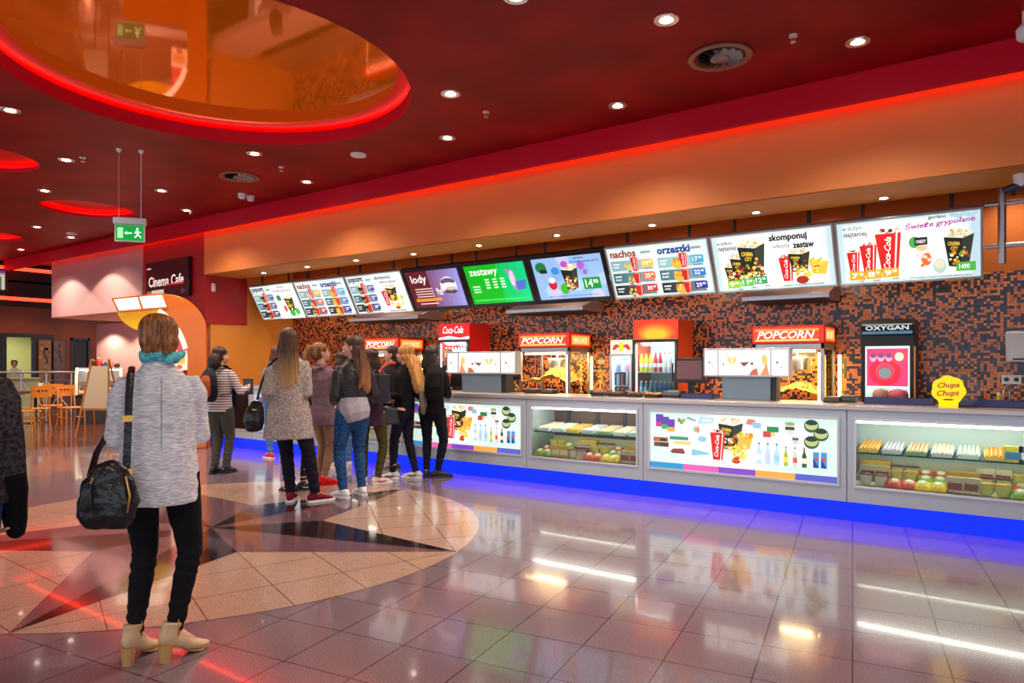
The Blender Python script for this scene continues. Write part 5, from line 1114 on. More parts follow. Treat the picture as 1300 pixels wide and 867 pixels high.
# ------------------------------------------------------------------ people
_sk = {}
def skin(tone=0):
    return mat('skin_%d' % tone, [srgb(226, 176, 148), srgb(204, 150, 122)][tone], rough=.5, var=.08, vscale=14)
def cloth(name, c1, c2=None, vs=40, st=(1, 1, 1), bump=.3, rough=.85, thr=None):
    return mat(name, srgb(*c1), rough=rough, col2=srgb(*c2) if c2 else None, var=0 if c2 else .18, vscale=vs, stretch=st, bump=bump, spec=.2, thr=thr)
def stripe_mat(name, c1, c2, period, duty=.5):
    if name in _m: return _m[name]
    m = bpy.data.materials.new(name); m.use_nodes = True; _m[name] = m; nt = m.node_tree; b = nt.nodes['Principled BSDF']; L = nt.links.new
    tc = nt.nodes.new('ShaderNodeTexCoord'); sp = nt.nodes.new('ShaderNodeSeparateXYZ'); L(tc.outputs['Object'], sp.inputs[0])
    d = nt.nodes.new('ShaderNodeMath'); d.operation = 'DIVIDE'; d.inputs[1].default_value = period; L(sp.outputs[2], d.inputs[0])
    f = nt.nodes.new('ShaderNodeMath'); f.operation = 'FRACT'; L(d.outputs[0], f.inputs[0])
    g = nt.nodes.new('ShaderNodeMath'); g.operation = 'GREATER_THAN'; g.inputs[1].default_value = duty; L(f.outputs[0], g.inputs[0])
    mx = nt.nodes.new('ShaderNodeMix'); mx.data_type = 'RGBA'; mx.inputs[6].default_value = (*srgb(*c1), 1); mx.inputs[7].default_value = (*srgb(*c2), 1); L(g.outputs[0], mx.inputs[0]); L(mx.outputs[2], b.inputs['Base Color']); b.inputs['Roughness'].default_value = .85
    return m
def hair_mat(name, dark, light, low=None):
    """strands run down the head: noise stretched along z; low = colour of the tips"""
    if name in _m: return _m[name]
    m = bpy.data.materials.new(name); m.use_nodes = True; _m[name] = m; nt = m.node_tree; b = nt.nodes['Principled BSDF']; L = nt.links.new
    tc = nt.nodes.new('ShaderNodeTexCoord'); mp = nt.nodes.new('ShaderNodeMapping'); mp.inputs['Scale'].default_value = (60, 60, 3); L(tc.outputs['Object'], mp.inputs[0])
    n = nt.nodes.new('ShaderNodeTexNoise'); n.inputs['Scale'].default_value = 1; n.inputs['Detail'].default_value = 3; L(mp.outputs[0], n.inputs['Vector'])
    r = nt.nodes.new('ShaderNodeValToRGB'); r.color_ramp.elements[0].position = .35; r.color_ramp.elements[1].position = .68
    r.color_ramp.elements[0].color = (*srgb(*dark), 1); r.color_ramp.elements[1].color = (*srgb(*light), 1); L(n.outputs['Fac'], r.inputs[0])
    out = r.outputs[0]
    if low:
        sp = nt.nodes.new('ShaderNodeSeparateXYZ'); L(tc.outputs['Object'], sp.inputs[0])
        mr = nt.nodes.new('ShaderNodeMapRange'); mr.inputs[1].default_value = 1.50; mr.inputs[2].default_value = 1.22; L(sp.outputs[2], mr.inputs[0])
        mx = nt.nodes.new('ShaderNodeMix'); mx.data_type = 'RGBA'; L(mr.outputs[0], mx.inputs[0]); L(out, mx.inputs[6])
        ml = nt.nodes.new('ShaderNodeMix'); ml.data_type = 'RGBA'; L(n.outputs['Fac'], ml.inputs[0]); ml.inputs[6].default_value = (*[c * .55 for c in srgb(*low)], 1); ml.inputs[7].default_value = (*srgb(*low), 1)
        L(ml.outputs[2], mx.inputs[7]); out = mx.outputs[2]
    L(out, b.inputs['Base Color']); b.inputs['Roughness'].default_value = .42
    bp = nt.nodes.new('ShaderNodeBump'); bp.inputs['Strength'].default_value = .6; bp.inputs['Distance'].default_value = .01; L(n.outputs['Fac'], bp.inputs['Height']); L(bp.outputs[0], b.inputs['Normal'])
    return m
M_eye = mat('eye_white', (.75, .75, .72), rough=.1); M_iris = mat('eye_iris', (.02, .012, .008), rough=.1); M_lip = mat('lips', srgb(176, 84, 80), rough=.4)

def ik(a, c, l1, l2, pole):
    a = Vector(a); c = Vector(c); d = c - a; L_ = min(d.length, (l1 + l2) * .999); d.normalize(); c = a + d * L_
    q = (l1 * l1 - l2 * l2 + L_ * L_) / (2 * L_); h = math.sqrt(max(l1 * l1 - q * q, 0)); p = Vector(pole) - d * Vector(pole).dot(d)
    if p.length < 1e-6: p = Vector((0, 1, 0))
    return a + d * q + p.normalized() * h, c

class Person:
    """built for a 1.70 m body facing +Y, then scaled; feet on z=0"""
    def __init__(s, label, loc, rz, h, heel=0, group=None):
        s.root = empty('person', (*loc, 0), rz, label, 'person'); k = (h - heel) / 1.70; s.k = k; s.root.scale = (k, k, k); s.heel = heel / k
        s.lift = s.heel * .8; s.lean = 0
    def M_head(s):
        n = Vector((0, 0, 1.48 + s.lift))
        return Matrix.Translation(n) @ Matrix.Rotation(s.hyaw, 4, 'Z') @ Matrix.Rotation(s.hpitch, 4, 'X') @ Matrix.Translation(-n)
    def pose(s, lf=(-.085, 0, 8), rf=(.085, 0, -8), lh=(-.21, .10, .80), rh=(.21, .10, .80), hyaw=0, hpitch=0, sw=.155, hips=1.0, palm=None, curl=.5, c=None, out=.3):
        z = s.lift; s.hyaw = R(hyaw); s.hpitch = R(hpitch); s.sw = sw; s.hips = hips; s.curl = curl
        cx = (lf[0] + rf[0]) / 2 if c is None else c[0]; cy = (lf[1] + rf[1]) / 2 if c is None else c[1]; s.cx, s.cy = cx, cy
        s.hip = [Vector((cx - .085 * hips, cy, .90 + z)), Vector((cx + .085 * hips, cy, .90 + z))]
        s.ft = [lf, rf]; s.kn = []; s.an = []
        for i, f in enumerate((lf, rf)):
            a = R(f[2]); fw = Vector((-math.sin(a), math.cos(a), 0)); ank = Vector((f[0], f[1], .085 + z))
            k_, ank2 = ik(s.hip[i], ank, .415, .415, fw); s.kn.append(k_); s.an.append(ank)
        s.sh = [Vector((cx - sw, cy, 1.368 + z)), Vector((cx + sw, cy, 1.368 + z))]; s.el = []; s.wr = []
        for i, hnd in enumerate((lh, rh)):
            e_, w_ = ik(s.sh[i], Vector(hnd) + Vector((cx, cy, z)), .285, .245, ((-out if i == 0 else out), -.7, -.4)); s.el.append(e_); s.wr.append(w_)
    def hand(s, b, i):
        e, w = s.el[i], s.wr[i]; d = (w - e).normalized(); sgn = -1 if i == 0 else 1
        n = Vector((-sgn, 0, 0)) - d * d.dot(Vector((-sgn, 0, 0)))
        if n.length < .3: n = Vector((0, 0, -1)) - d * d.z * -1
        n.normalize(); sd = d.cross(n)          # across the palm
        if sd.y < 0: sd = -sd                     # thumb side to the front
        b.loft([w, w + d * .03, w + d * .065, w + d * .09], [(.024, .017), (.032, .015), (.039, .013), (.036, .011)], 12, hint=sd)
        for f in range(4):
            base = w + d * (.088 - .004 * abs(f - 1)) + sd * (.027 - .018 * f); L_ = (.068, .076, .070, .056)[f]; p = base; dd = d.copy(); pts = [base - d * .02, base]
            for j in range(3):
                a = s.curl * (.5 + .35 * j + .06 * f); dd = (dd * math.cos(a) + n * math.sin(a)).normalized(); p = p + dd * L_ * (.45, .32, .23)[j]; pts.append(p)
            b.loft(pts, [.0085, .0085, .008, .0075, .0065], 8, hint=sd)
        t0 = w + d * .025 + sd * .022; t1 = t0 + (d * .5 + sd * .75 + n * .2).normalized() * .04; t2 = t1 + (d * .85 + sd * .25 + n * .3).normalized() * .032
        b.loft([t0, t1, t2], [.012, .0105, .008], 8, hint=n)
    def body(s, tone=0, voxel=.0075, face=True):
        b = MB(); z = s.lift; c = Vector((s.cx, s.cy, 0))
        def P(x, y, q): return c + Vector((x, y, q + z))
        b.loft([P(0, 0, .84), P(0, -.01, .92), P(0, 0, 1.05), P(0, .005, 1.18), P(0, .005, 1.30), P(0, 0, 1.37), P(0, -.01, 1.42)], [(.130, .090), (.146, .100), (.120, .088), (.130, .095), (.145, .102), (.125, .078), (.075, .055)], 20)
        b.loft([P(0, -.012, 1.40), P(0, -.008, 1.48), P(0, .005, 1.56)], [.062, .050, .050], 14)
        for i in (0, 1):
            b.loft([s.hip[i], s.hip[i].lerp(s.kn[i], .45), s.kn[i], s.kn[i].lerp(s.an[i], .35), s.an[i]], [.088, .074, .052, .052, .035], 14)
            a = R(s.ft[i][2]); fw = Vector((-math.sin(a), math.cos(a), 0)); hl = s.lift
            b.loft([s.an[i] + Vector((0, 0, -.02)) - fw * .03, s.an[i] + fw * .03 + Vector((0, 0, -.03)), Vector((s.ft[i][0], s.ft[i][1], .03)) + fw * .12, Vector((s.ft[i][0], s.ft[i][1], .022)) + fw * .165], [(.032, .036), (.036, .036), (.038, .02), (.03, .014)], 12)
            b.loft([s.sh[i] + Vector((-(-1 if i == 0 else 1) * .03, 0, -.01)), s.sh[i], s.sh[i].lerp(s.el[i], .5), s.el[i], s.el[i].lerp(s.wr[i], .35), s.wr[i]], [.040, .042, .040, .036, .035, .024], 12)
            s.hand(b, i)
        b.M = Matrix.Translation(c) @ s.M_head()
        h = z
        b.ell((0, -.012, 1.625 + h), (.074, .092, .086), 24, 16); b.ell((0, .028, 1.575 + h), (.060, .064, .088), 20, 14); b.ell((0, .058, 1.520 + h), (.030, .030, .024), 14, 10)
        b.ell((-.034, .055, 1.570 + h), (.026, .026, .022), 12, 8); b.ell((.034, .055, 1.570 + h), (.026, .026, .022), 12, 8)
        b.loft([(0, .086, 1.605 + h), (0, .104, 1.578 + h)], [(.009, .010), (.015, .012)], 10)
        b.ell((0, .084, 1.540 + h), (.024, .012, .012), 12, 8)
        for sg in (-1, 1): b.ell((sg * .077, -.002, 1.585 + h), (.010, .019, .030), 10, 8)
        o = b.blob('body', skin(tone), s.root, voxel, 2)
        if face:
            Mh = Matrix.Translation(c) @ s.M_head()
            for sg in (-1, 1):
                e = MB(); e.M = Mh; e.m(M_eye).ell((sg * .030, .082, 1.598 + h), (.013, .010, .007), 12, 8); e.m(M_iris).ell((sg * .030, .0895, 1.598 + h), (.006, .004, .006), 10, 6)
                e.m(M_brow).loft([(sg * .016, .092, 1.617 + h), (sg * .032, .091, 1.621 + h), (sg * .046, .080, 1.616 + h)], [.0028, .0034, .002], 6); e.build('eye', s.root)
            l = MB(); l.M = Mh; l.m(M_lip).ell((0, .094, 1.545 + h), (.020, .006, .0048), 12, 6).ell((0, .093, 1.538 + h), (.017, .006, .005), 12, 6); l.build('lips', s.root)
        return o
    def top(s, m_, hem=.92, hr=(.19, .15), waist=(.155, .12), chest=(.178, .135), sleeve=(.062, .056, .050, .040), name='jacket', to=1.0, wave=0, voxel=.010, neck=1.47, collar=0, open_=0):
        b = MB(); z = s.lift; c = Vector((s.cx, s.cy, z))
        pts = [(0, -.005, hem)]; rad = [hr]
        if hem < .90: pts.append((0, -.005, (hem + .98) / 2)); rad.append(((hr[0] * .55 + waist[0] * .5), (hr[1] * .5 + waist[1] * .55)))
        pts += [(0, 0, 1.05), (0, .003, 1.18), (0, .003, 1.28), (0, 0, 1.355), (0, -.004, 1.405), (0, -.008, 1.44), (0, -.01, neck)]
        rad += [waist, ((waist[0] + chest[0]) / 2, (waist[1] + chest[1]) / 2 + .004), chest, (s.sw + .018, chest[1] * .84), (.132, .096), (.092, .078), (.066 + collar, .062 + collar)]
        md = (lambda i, a: 1 + wave * math.sin(a * 7 + i) * max(0, 1 - i / 4)) if wave else None
        b.loft([c + Vector(p) for p in pts], rad, 32, 'flat', mod=md)
        for i in (0, 1):
            e, w_ = s.el[i], s.wr[i]; endp = w_ if to >= 1 else e.lerp(w_, to)
            sgn = -1 if i == 0 else 1
            b.loft([s.sh[i] + Vector((-sgn * .07, 0, .004)), s.sh[i] + Vector((-sgn * .012, 0, -.006)), s.sh[i].lerp(e, .22), s.sh[i].lerp(e, .55), e, e.lerp(endp, .5), endp - (endp - e).normalized() * .01], [sleeve[0] * .78, sleeve[0] * .90, sleeve[0], sleeve[1], sleeve[2], (sleeve[2] + sleeve[3]) / 2, sleeve[3]], 16, 'flat')
        return b.blob(name, m_, s.root, voxel, 3, disp=lambda co: .006 * (noise.noise(Vector((co.x * 9, co.y * 9, co.z * 6))) + .5 * noise.noise(co * 26)))
    def trousers(s, m_, name='trousers', r=(.100, .086, .062, .060, .043), end=.09, hipr=(.158, .115)):
        b = MB(); z = s.lift; c = Vector((s.cx, s.cy, z))
        b.loft([c + Vector((0, -.005, .84)), c + Vector((0, -.008, .92)), c + Vector((0, -.003, 1.0))], [(hipr[0] * .92, hipr[1] * .9), hipr, (hipr[0] * .84, hipr[1] * .86)], 22, 'round')
        for i in (0, 1):
            h_, k_, a_ = s.hip[i], s.kn[i], s.an[i]; e = a_.lerp(k_, (end - .085) / .415 if end > .085 else 0)
            b.loft([h_, h_.lerp(k_, .4), k_, k_.lerp(a_, .33), a_.lerp(k_, .12), e], [r[0], r[1], r[2], r[3], r[4], r[4]], 16, 'flat')
        return b.blob(name, m_, s.root, .0095, 3, disp=lambda co: .004 * noise.noise(Vector((co.x * 12, co.y * 12, co.z * 18))) + (.0035 * math.sin(co.z * 95 + noise.noise(co * 8) * 4) if co.z < .30 or .42 < co.z < .54 else 0))
    def shoes(s, m_, sole=None, name='sneaker', high=0, stripe=None):
        sole = sole or mat('white_rubber', (.8, .8, .78), rough=.5)
        for i in (0, 1):
            f = s.ft[i]; Mt = Matrix.Translation((f[0], f[1], 0)) @ Matrix.Rotation(R(f[2]), 4, 'Z')
            hl = s.heel
            if hl:   # ankle boot with a block heel
                b = MB(); b.M = Mt
                b.loft([(0, -.055, .055 + hl), (0, -.03, .055 + hl), (0, .02, .045 + hl * .75), (0, .08, .038 + hl * .25), (0, .14, .030), (0, .185, .022)], [(.030, .040), (.036, .050), (.038, .046), (.043, .034), (.042, .026), (.028, .015)], 18)
                b.loft([(0, -.02, .05 + hl), (0, -.012, .10 + hl), (0, -.008, .125 + hl)], [(.040, .050), (.042, .050), (.048, .054)], 18, 'flat')
                o = b.blob(name, m_, s.root, .006, 3)
                b = MB(); b.M = Mt; b.m(sole); b.loft([(0, -.052, 0), (0, -.045, .02 + hl)], [(.026, .026), (.034, .036)], 14, 'flat'); b.loft([(0, -.05, .018 + hl), (0, .02, .012 + hl * .72), (0, .08, .010 + hl * .12), (0, .13, .005), (0, .19, .008)], [(.030, .006), (.030, .006), (.036, .006), (.040, .006), (.024, .006)], 12, 'flat'); b.build('heel_and_sole', o)
                b = MB(); b.M = Mt; b.m(M_zip); b.loft([(.044, -.004, .14 + hl), (.041, .0, .06 + hl)], [.003, .003], 6); b.build('zip', o)
                continue
            b = MB(); b.M = Mt
            b.loft([(0, -.062, .050), (0, -.03, .055), (0, .03, .052), (0, .09, .042), (0, .145, .034), (0, .180, .026)], [(.030, .036), (.039, .044), (.041, .040), (.046, .030), (.044, .022), (.028, .012)], 18)
            b.loft([(0, -.022, .06), (0, -.018, .095 + high)], [(.040, .048), (.042, .046)], 16, 'flat')
            o = b.blob(name, m_, s.root, .0065, 2)
            b = MB(); b.M = Mt; b.m(sole)
            ol = [(-.030, -.080), (.030, -.080), (.043, -.04), (.040, .03), (.050, .10), (.044, .165), (.018, .203), (-.018, .203), (-.044, .165), (-.050, .10), (-.040, .03), (-.043, -.04)]
            b.prism(ol, 2, 0, .026); b.build('sole', o, bevel=.004)
            b = MB(); b.M = Mt; b.m(stripe or sole)
            for k in range(4): b.loft([(-.020, .055 + .02 * k, .088 - .009 * k), (0, .058 + .02 * k, .092 - .009 * k), (.020, .055 + .02 * k, .088 - .009 * k)], [.0035] * 3, 6)
            if stripe:
                for sg in (-1, 1): b.loft([(sg * .046, -.02, .05), (sg * .048, .03, .035), (sg * .046, .09, .05)], [(.004, .007)] * 3, 6)
            b.build('laces', o)
    def hair(s, m_, style='long', length=1.15, width=.11, thick=.05, wave=0, vol=0, shift=0, back=0):
        b = MB(); h = s.lift; c = Vector((s.cx, s.cy, 0)); b.M = Matrix.Translation(c) @ s.M_head()
        v = vol
        b.ell((0, -.026, 1.640 + h), (.086 + v, .098 + v, .084 + v), 28, 18); b.ell((0, -.045, 1.590 + h), (.083 + v, .080 + v, .085 + v), 24, 14)
        if style in ('long', 'wavy', 'bob'):
            zl = length
            n = 7; pts = []; rad = []
            for k in range(n):
                t = k / (n - 1); zz = 1.62 + (zl - 1.62) * t
                yy = -.030 - .055 * min(1, t * 2.2) - back * t
                pts.append((shift * t + (wave * math.sin(t * 9) if wave else 0), yy, zz + h)); rad.append((.086 + v + (width - .086) * min(1, t * 1.6) - (.035 if t > .9 else 0), .075 + (thick - .075) * min(1, t * 2)))
            # the fall hangs from the neck, turned only half with the head
            b.M = Matrix.Translation(c) @ s.M_head()
            b.loft(pts, rad, 28, 'round')
            if style == 'wavy':
                for sg in (-1, 1):
                    for q in range(3):
                        b.loft([(sg * (.06 + .02 * q), -.02 - .03 * q, 1.58 + h), (sg * (.088 + .012 * q), -.03 - .03 * q - back * .4, 1.45 + h), (sg * (.07 + .02 * q), -.05 - .02 * q - back * .7, 1.33 + h), (sg * (.095 + .01 * q), -.06 - .02 * q - back, zl + .02 * q + h)], [.022, .026, .026, .014], 10)
        elif style == 'pony':
            b.loft([(0, -.09, 1.66 + h), (0, -.150, 1.66 + h), (0, -.185, 1.57 + h), (.005, -.190, 1.46 + h), (0, -.175, length + h)], [.020, .036, .042, .038, .016], 14)
        elif style == 'short':
            b.ell((0, -.055, 1.585 + h), (.088, .080, .060), 22, 12); b.ell((0, -.05, 1.545 + h), (.080, .066, .045), 20, 10); b.ell((0, -.10, 1.60 + h), (.05, .035, .03), 16, 10)
        def dsp(co):
            a = math.atan2(co.x - s.cx, co.y - s.cy + .02)
            return .0055 * math.sin(a * 26 + 3 * noise.noise(Vector((co.x * 7, co.y * 7, co.z * 5)))) + .008 * noise.noise(Vector((co.x * 14, co.y * 14, co.z * (5 if style != 'short' else 12))))
        return b.blob('hair', m_, s.root, .0075, 1, disp=dsp)
    def W(s, p): return s.root.matrix_world @ Vector(p)
M_brow = mat('eyebrow', srgb(96, 62, 40), rough=.8); M_zip = mat('gold_zip', srgb(206, 160, 80), rough=.3, metal=.9)
def place(px, fy): return GP(px, F * EYE / (fy - HZ))
def ray(px): return AZ + math.atan((650 - px) / F)
def person(label, px, fy, h, yaw, heel=0):
    p = Person(label, place(px, fy), ray(px) + R(yaw), h, heel); return p
def held(name, p, label, cat, group=None):
    r = empty(name, p.root.location, p.root.rotation_euler.z, label, cat, group); r.scale = p.root.scale; return r
M_leather = mat('black_leather', (.012, .012, .014), rough=.28, bump=.25, vscale=30)
def strap(r, pts, w_=.014, m_=None, name='strap'):
    b = MB(); b.m(m_ or M_leather); b.loft(pts, [(w_, .003)] * len(pts), 8, 'flat'); return b.build(name, r)

# 1 -- woman in the foreground, seen from behind
p = person('woman in grey marled cardigan and teal scarf, seen from behind in front', 205, 836, 1.625, 0, heel=.065)
p.pose(lf=(-.125, .03, -32), rf=(.058, -.03, -58), lh=(-.12, .27, 1.07), rh=(.12, .27, 1.07), hyaw=0, sw=.156, hips=1.12, c=(-.012, 0), out=.26)
p.body(0); 
knit = mat('grey_marled_knit', srgb(250, 251, 253), rough=.95, col2=srgb(196, 198, 206), vscale=22, stretch=(1.2, 1.2, 9), bump=.35, thr=(.40, .60), spec=.1)
p.top(knit, hem=.755, hr=(.190, .158), waist=(.176, .148), chest=(.180, .138), sleeve=(.068, .062, .062, .056), name='cardigan', to=.9, wave=.03, voxel=.008, neck=1.485)
b = MB(); b.m(mat('seam_grey', srgb(140, 142, 152), rough=.9)); b.loft([(0, -.112, 1.40 + p.lift), (0, -.142, 1.26 + p.lift), (0, -.149, 1.05 + p.lift), (0, -.163, .78 + p.lift)], [.002] * 4, 6); b.build('back_seam', p.root)
p.trousers(cloth('black_stretch_trousers', (20, 20, 26), None, 30), r=(.098, .086, .062, .058, .043), end=.095)
p.shoes(mat('beige_suede', srgb(222, 190, 146), rough=.7, var=.08, vscale=20), mat('tan_stacked_heel', srgb(196, 152, 92), rough=.5), 'ankle_boot')
p.hair(hair_mat('auburn_hair', (104, 58, 26), (206, 134, 70)), 'short', vol=.006)
b = MB(); h = p.lift
for q in range(3):
    n = 14; pts = []
    for k in range(n + 1):
        a = 2 * math.pi * k / n; rr_ = .066 + .007 * q + .008 * math.sin(3 * a + q * 2); pts.append((rr_ * 1.12 * math.sin(a), -.01 + rr_ * math.cos(a), 1.497 + .022 * q + .010 * math.sin(4 * a + q) + h - .012 * q))
    b.loft(pts, [.0215] * (n + 1), 10, 'flat')
b.blob('scarf', mat('teal_print_scarf', srgb(120, 222, 226), rough=.8, col2=srgb(40, 166, 182), vscale=26, bump=.6), p.root, .007, 2, disp=lambda co: .006 * math.sin(co.x * 90 + co.z * 120) * noise.noise(co * 20))
b = MB(); b.M = p.M_head(); b.m(mat('tortoise_glasses', srgb(80, 34, 20), rough=.2)); b.loft([(-.082, -.01, 1.60 + h), (-.080, .06, 1.605 + h), (-.066, .10, 1.605 + h), (-.03, .112, 1.603 + h)], [(.003, .005), (.003, .006), (.005, .014), (.004, .012)], 8); b.build('glasses', p.root)
# her bag
r = held('handbag', p, 'black leather slouch handbag with tassel and gold zips at her left hip', 'handbag')
b = MB(); c = Vector((-.225, -.215, .865 + h))
b.loft([c + Vector(q) for q in [(-.01, 0, -.155), (-.005, 0, -.12), (0, 0, -.05), (.005, 0, .03), (.03, 0, .09), (.05, .005, .115)]], [(.105, .030), (.125, .055), (.132, .066), (.115, .055), (.088, .030), (.06, .012)], 26)
bag = b.blob('bag_body', M_leather, r, .008, 3, disp=lambda co: .008 * noise.noise(co * 14) + .004 * noise.noise(co * 40))
b = MB(); b.m(M_zip); b.loft([c + Vector((.075, -.055, .07)), c + Vector((.092, -.062, -.02)), c + Vector((.080, -.052, -.10))], [(.005, .003)] * 3, 6); b.build('gold_zip', r)
b = MB(); b.m(M_zip); b.loft([c + Vector((-.06, -.055, .07)), c + Vector((-.08, -.064, .02))], [.005, .005], 6); b.build('gold_zip', r)
b = MB(); b.m(M_leather)
for k in range(7): b.loft([c + Vector((-.08 + .004 * (k - 3), -.072, .035)), c + Vector((-.085 + .008 * (k - 3), -.080, -.06))], [.004, .003], 6)
b.lathe(c + Vector((-.08, -.072, .03)), [(.012, 0), (.014, .02), (.006, .03)], 12); b.build('tassel', r)
strap(r, [(-.135, -.112, 1.425 + h), (-.142, -.158, 1.30 + h), (-.146, -.182, 1.1 + h), (-.150, -.205, .98 + h), (-.150, -.215, .95 + h)], .017)
strap(r, [(-.135, -.112, 1.425 + h), (-.132, -.06, 1.455 + h), (-.135, .04, 1.44 + h), (-.15, .15, 1.28 + h), (-.24, .10, 1.12 + h), (-.28, -.08, 1.04 + h), (-.30, -.20, .94 + h)], .015, name='shoulder_strap')
for zz in (1.19, .935):
    b = MB(); b.m(M_zip); b.box(-.168, -.124, -.196 if zz > 1 else -.222, -.184 if zz > 1 else -.212, zz + h, zz + .03 + h); b.build('strap_buckle', r)

# 2 -- person cut by the left edge of the picture
x_, y_ = GP(-62, 2.75); p = Person('person in dark grey-brown jacket and jeans cut off by the left edge', (x_, y_), ray(-24) + R(10), 1.62)
p.pose(lh=(-.22, .05, .82), rh=(.225, .03, .84), sw=.17, curl=1.2)
p.body(0, face=False); p.top(cloth('charcoal_tweed', (84, 76, 80), (38, 34, 40), 60, bump=.6), hem=.86, hr=(.19, .145), sleeve=(.070, .064, .058, .050), name='jacket', chest=(.185, .14))
b = MB(); b.m(cloth('black_cuff', (16, 15, 17), None, 40)); b.loft([p.el[1].lerp(p.wr[1], .45), p.el[1].lerp(p.wr[1], .75), p.wr[1], p.el[1].lerp(p.wr[1], 1.3), p.el[1].lerp(p.wr[1], 1.52)], [.056, .060, .052, .048, .038], 14); b.build('cuff', p.root)
p.trousers(cloth('blue_denim', (48, 84, 138), (30, 54, 100), 50, bump=.3)); p.shoes(M_leather); p.hair(hair_mat('brown_hair', (56, 34, 20), (120, 78, 46)), 'short')

# 3 -- woman with the backpack
p = person('dark-haired woman in striped top with brown backpack facing the far counter', 279, 601, 1.60, -38)
p.pose(lf=(-.06, -.03, 4), rf=(.07, .04, -4), lh=(.06, .30, 1.12), rh=(.22, .28, 1.16), hyaw=-25, hpitch=-6)
p.body(0); p.top(stripe_mat('striped_jersey', (226, 216, 214), (74, 64, 84), .034, .62), hem=.84, hr=(.172, .135), waist=(.158, .125), name='striped_top', to=1)
p.trousers(cloth('grey_green_trousers', (76, 80, 72), None, 30), r=(.104, .094, .070, .064, .050)); p.shoes(mat('black_shoe', (.01, .01, .012), rough=.3), M_black, 'shoe')
p.hair(hair_mat('dark_brown_hair', (30, 16, 12), (76, 44, 30)), 'bob', length=1.44, width=.105, thick=.075)
b = MB(); b.loft([(-.07, 0, 1.44), (-.02, .09, 1.42), (.05, .09, 1.43), (.09, 0, 1.45), (.02, -.08, 1.46), (-.07, 0, 1.45)], [.03] * 6, 10); b.loft([(.08, .10, 1.40), (.10, .15, 1.1), (.09, .15, .80)], [(.05, .02), (.06, .022), (.045, .02)], 12); b.blob('navy_scarf', cloth('navy_scarf', (24, 30, 58), None, 20), p.root, .009, 2)
r = held('backpack', p, 'navy and rust-brown backpack on the striped-top woman', 'backpack')
b = MB(); b.loft([(0, -.20, 1.02), (0, -.22, 1.08), (0, -.235, 1.20), (0, -.22, 1.32), (0, -.20, 1.40)], [(.105, .045), (.135, .075), (.138, .082), (.115, .065), (.075, .035)], 24); b.blob('bag_body', cloth('navy_nylon', (26, 26, 46), None, 30, rough=.6), r, .009, 2)
b = MB(); b.loft([(0, -.275, 1.07), (0, -.300, 1.16), (0, -.292, 1.26), (0, -.272, 1.32)], [(.075, .028), (.095, .034), (.085, .028), (.06, .02)], 20); b.blob('front_pocket', cloth('rust_nylon', (176, 84, 36), None, 30, rough=.6), r, .008, 2)
for sg in (-1, 1): strap(r, [(sg * .07, -.19, 1.38), (sg * .10, -.08, 1.475), (sg * .12, .06, 1.42), (sg * .145, .135, 1.28), (sg * .165, .02, 1.10), (sg * .12, -.17, 1.06)], .022, cloth('navy_nylon', (26, 26, 46)))
r = held('tablet', p, 'small black tablet held up by the striped-top woman', 'tablet'); b = MB(); b.m(M_dark); b.box(.09, .25, .375, .385, 1.06, 1.28); b.build('casing', r, bevel=.004); b = MB(); b.m(mat('dim_screen', srgb(90, 90, 110), rough=.15)); b.box(.10, .24, .372, .375, 1.08, 1.26); b.build('screen', r)

# 4 -- long-haired girl in the speckled coat
p = person('girl with waist-length straight hair in speckled beige coat', 367, 638, 1.735, -6)
p.pose(lf=(.01, .05, -6), rf=(.255, -.04, -62), lh=(-.16, .14, 1.00), rh=(.14, .20, 1.08), hyaw=-6, sw=.150, c=(0, 0), out=.1)
p.body(0); p.top(mat('speckled_boucle', srgb(214, 204, 194), rough=1, col2=srgb(146, 132, 128), vscale=60, stretch=(1, 1, 2.4), bump=.9, thr=(.42, .58), spec=.1), hem=.635, hr=(.246, .165), waist=(.178, .135), chest=(.182, .13), sleeve=(.068, .062, .062, .056), name='coat', to=.95)
p.trousers(cloth('navy_trousers', (26, 26, 40), None, 30), r=(.104, .090, .068, .064, .050)); p.shoes(cloth('maroon_canvas', (122, 24, 44), None, 40), None, 'sneaker')
p.hair(hair_mat('long_ombre_hair', (60, 36, 24), (110, 72, 44), low=(214, 164, 96)), 'long', length=1.14, width=.118, thick=.05)
r = held('handbag', p, 'small black bag hanging from a long strap beside the speckled coat', 'handbag')
strap(r, [(-.10, -.10, 1.43), (-.18, -.06, 1.36), (-.25, -.03, 1.2), (-.30, -.01, 1.02)], .012)
b = MB(); b.loft([(-.33, 0, .74), (-.33, 0, .82), (-.315, 0, .92), (-.30, 0, 1.0)], [(.085, .04), (.10, .055), (.085, .04), (.05, .015)], 18); b.blob('bag_body', M_leather, r, .009, 2, disp=lambda co: .006 * noise.noise(co * 16))
b = MB(); b.m(M_zip); b.box(-.34, -.30, -.05, -.045, .92, .935); b.build('clasp', r)

# 5 -- girl with the pink shoes, mostly hidden behind the coat
p = person('girl in light jeans and pink shoes hidden behind the speckled coat', 352, 582, 1.64, -10)
p.pose(lf=(-.10, 0, 38), rf=(.085, .02, -5)); p.body(0, face=False); p.top(cloth('grey_sweater', (150, 140, 140), None, 30), name='sweater'); p.trousers(cloth('light_jeans', (96, 132, 176), (70, 104, 150), 50)); p.shoes(cloth('pink_canvas', (226, 56, 100), None, 40)); p.hair(hair_mat('brown_hair', (56, 34, 20), (120, 78, 46)), 'long', length=1.40, width=.1)
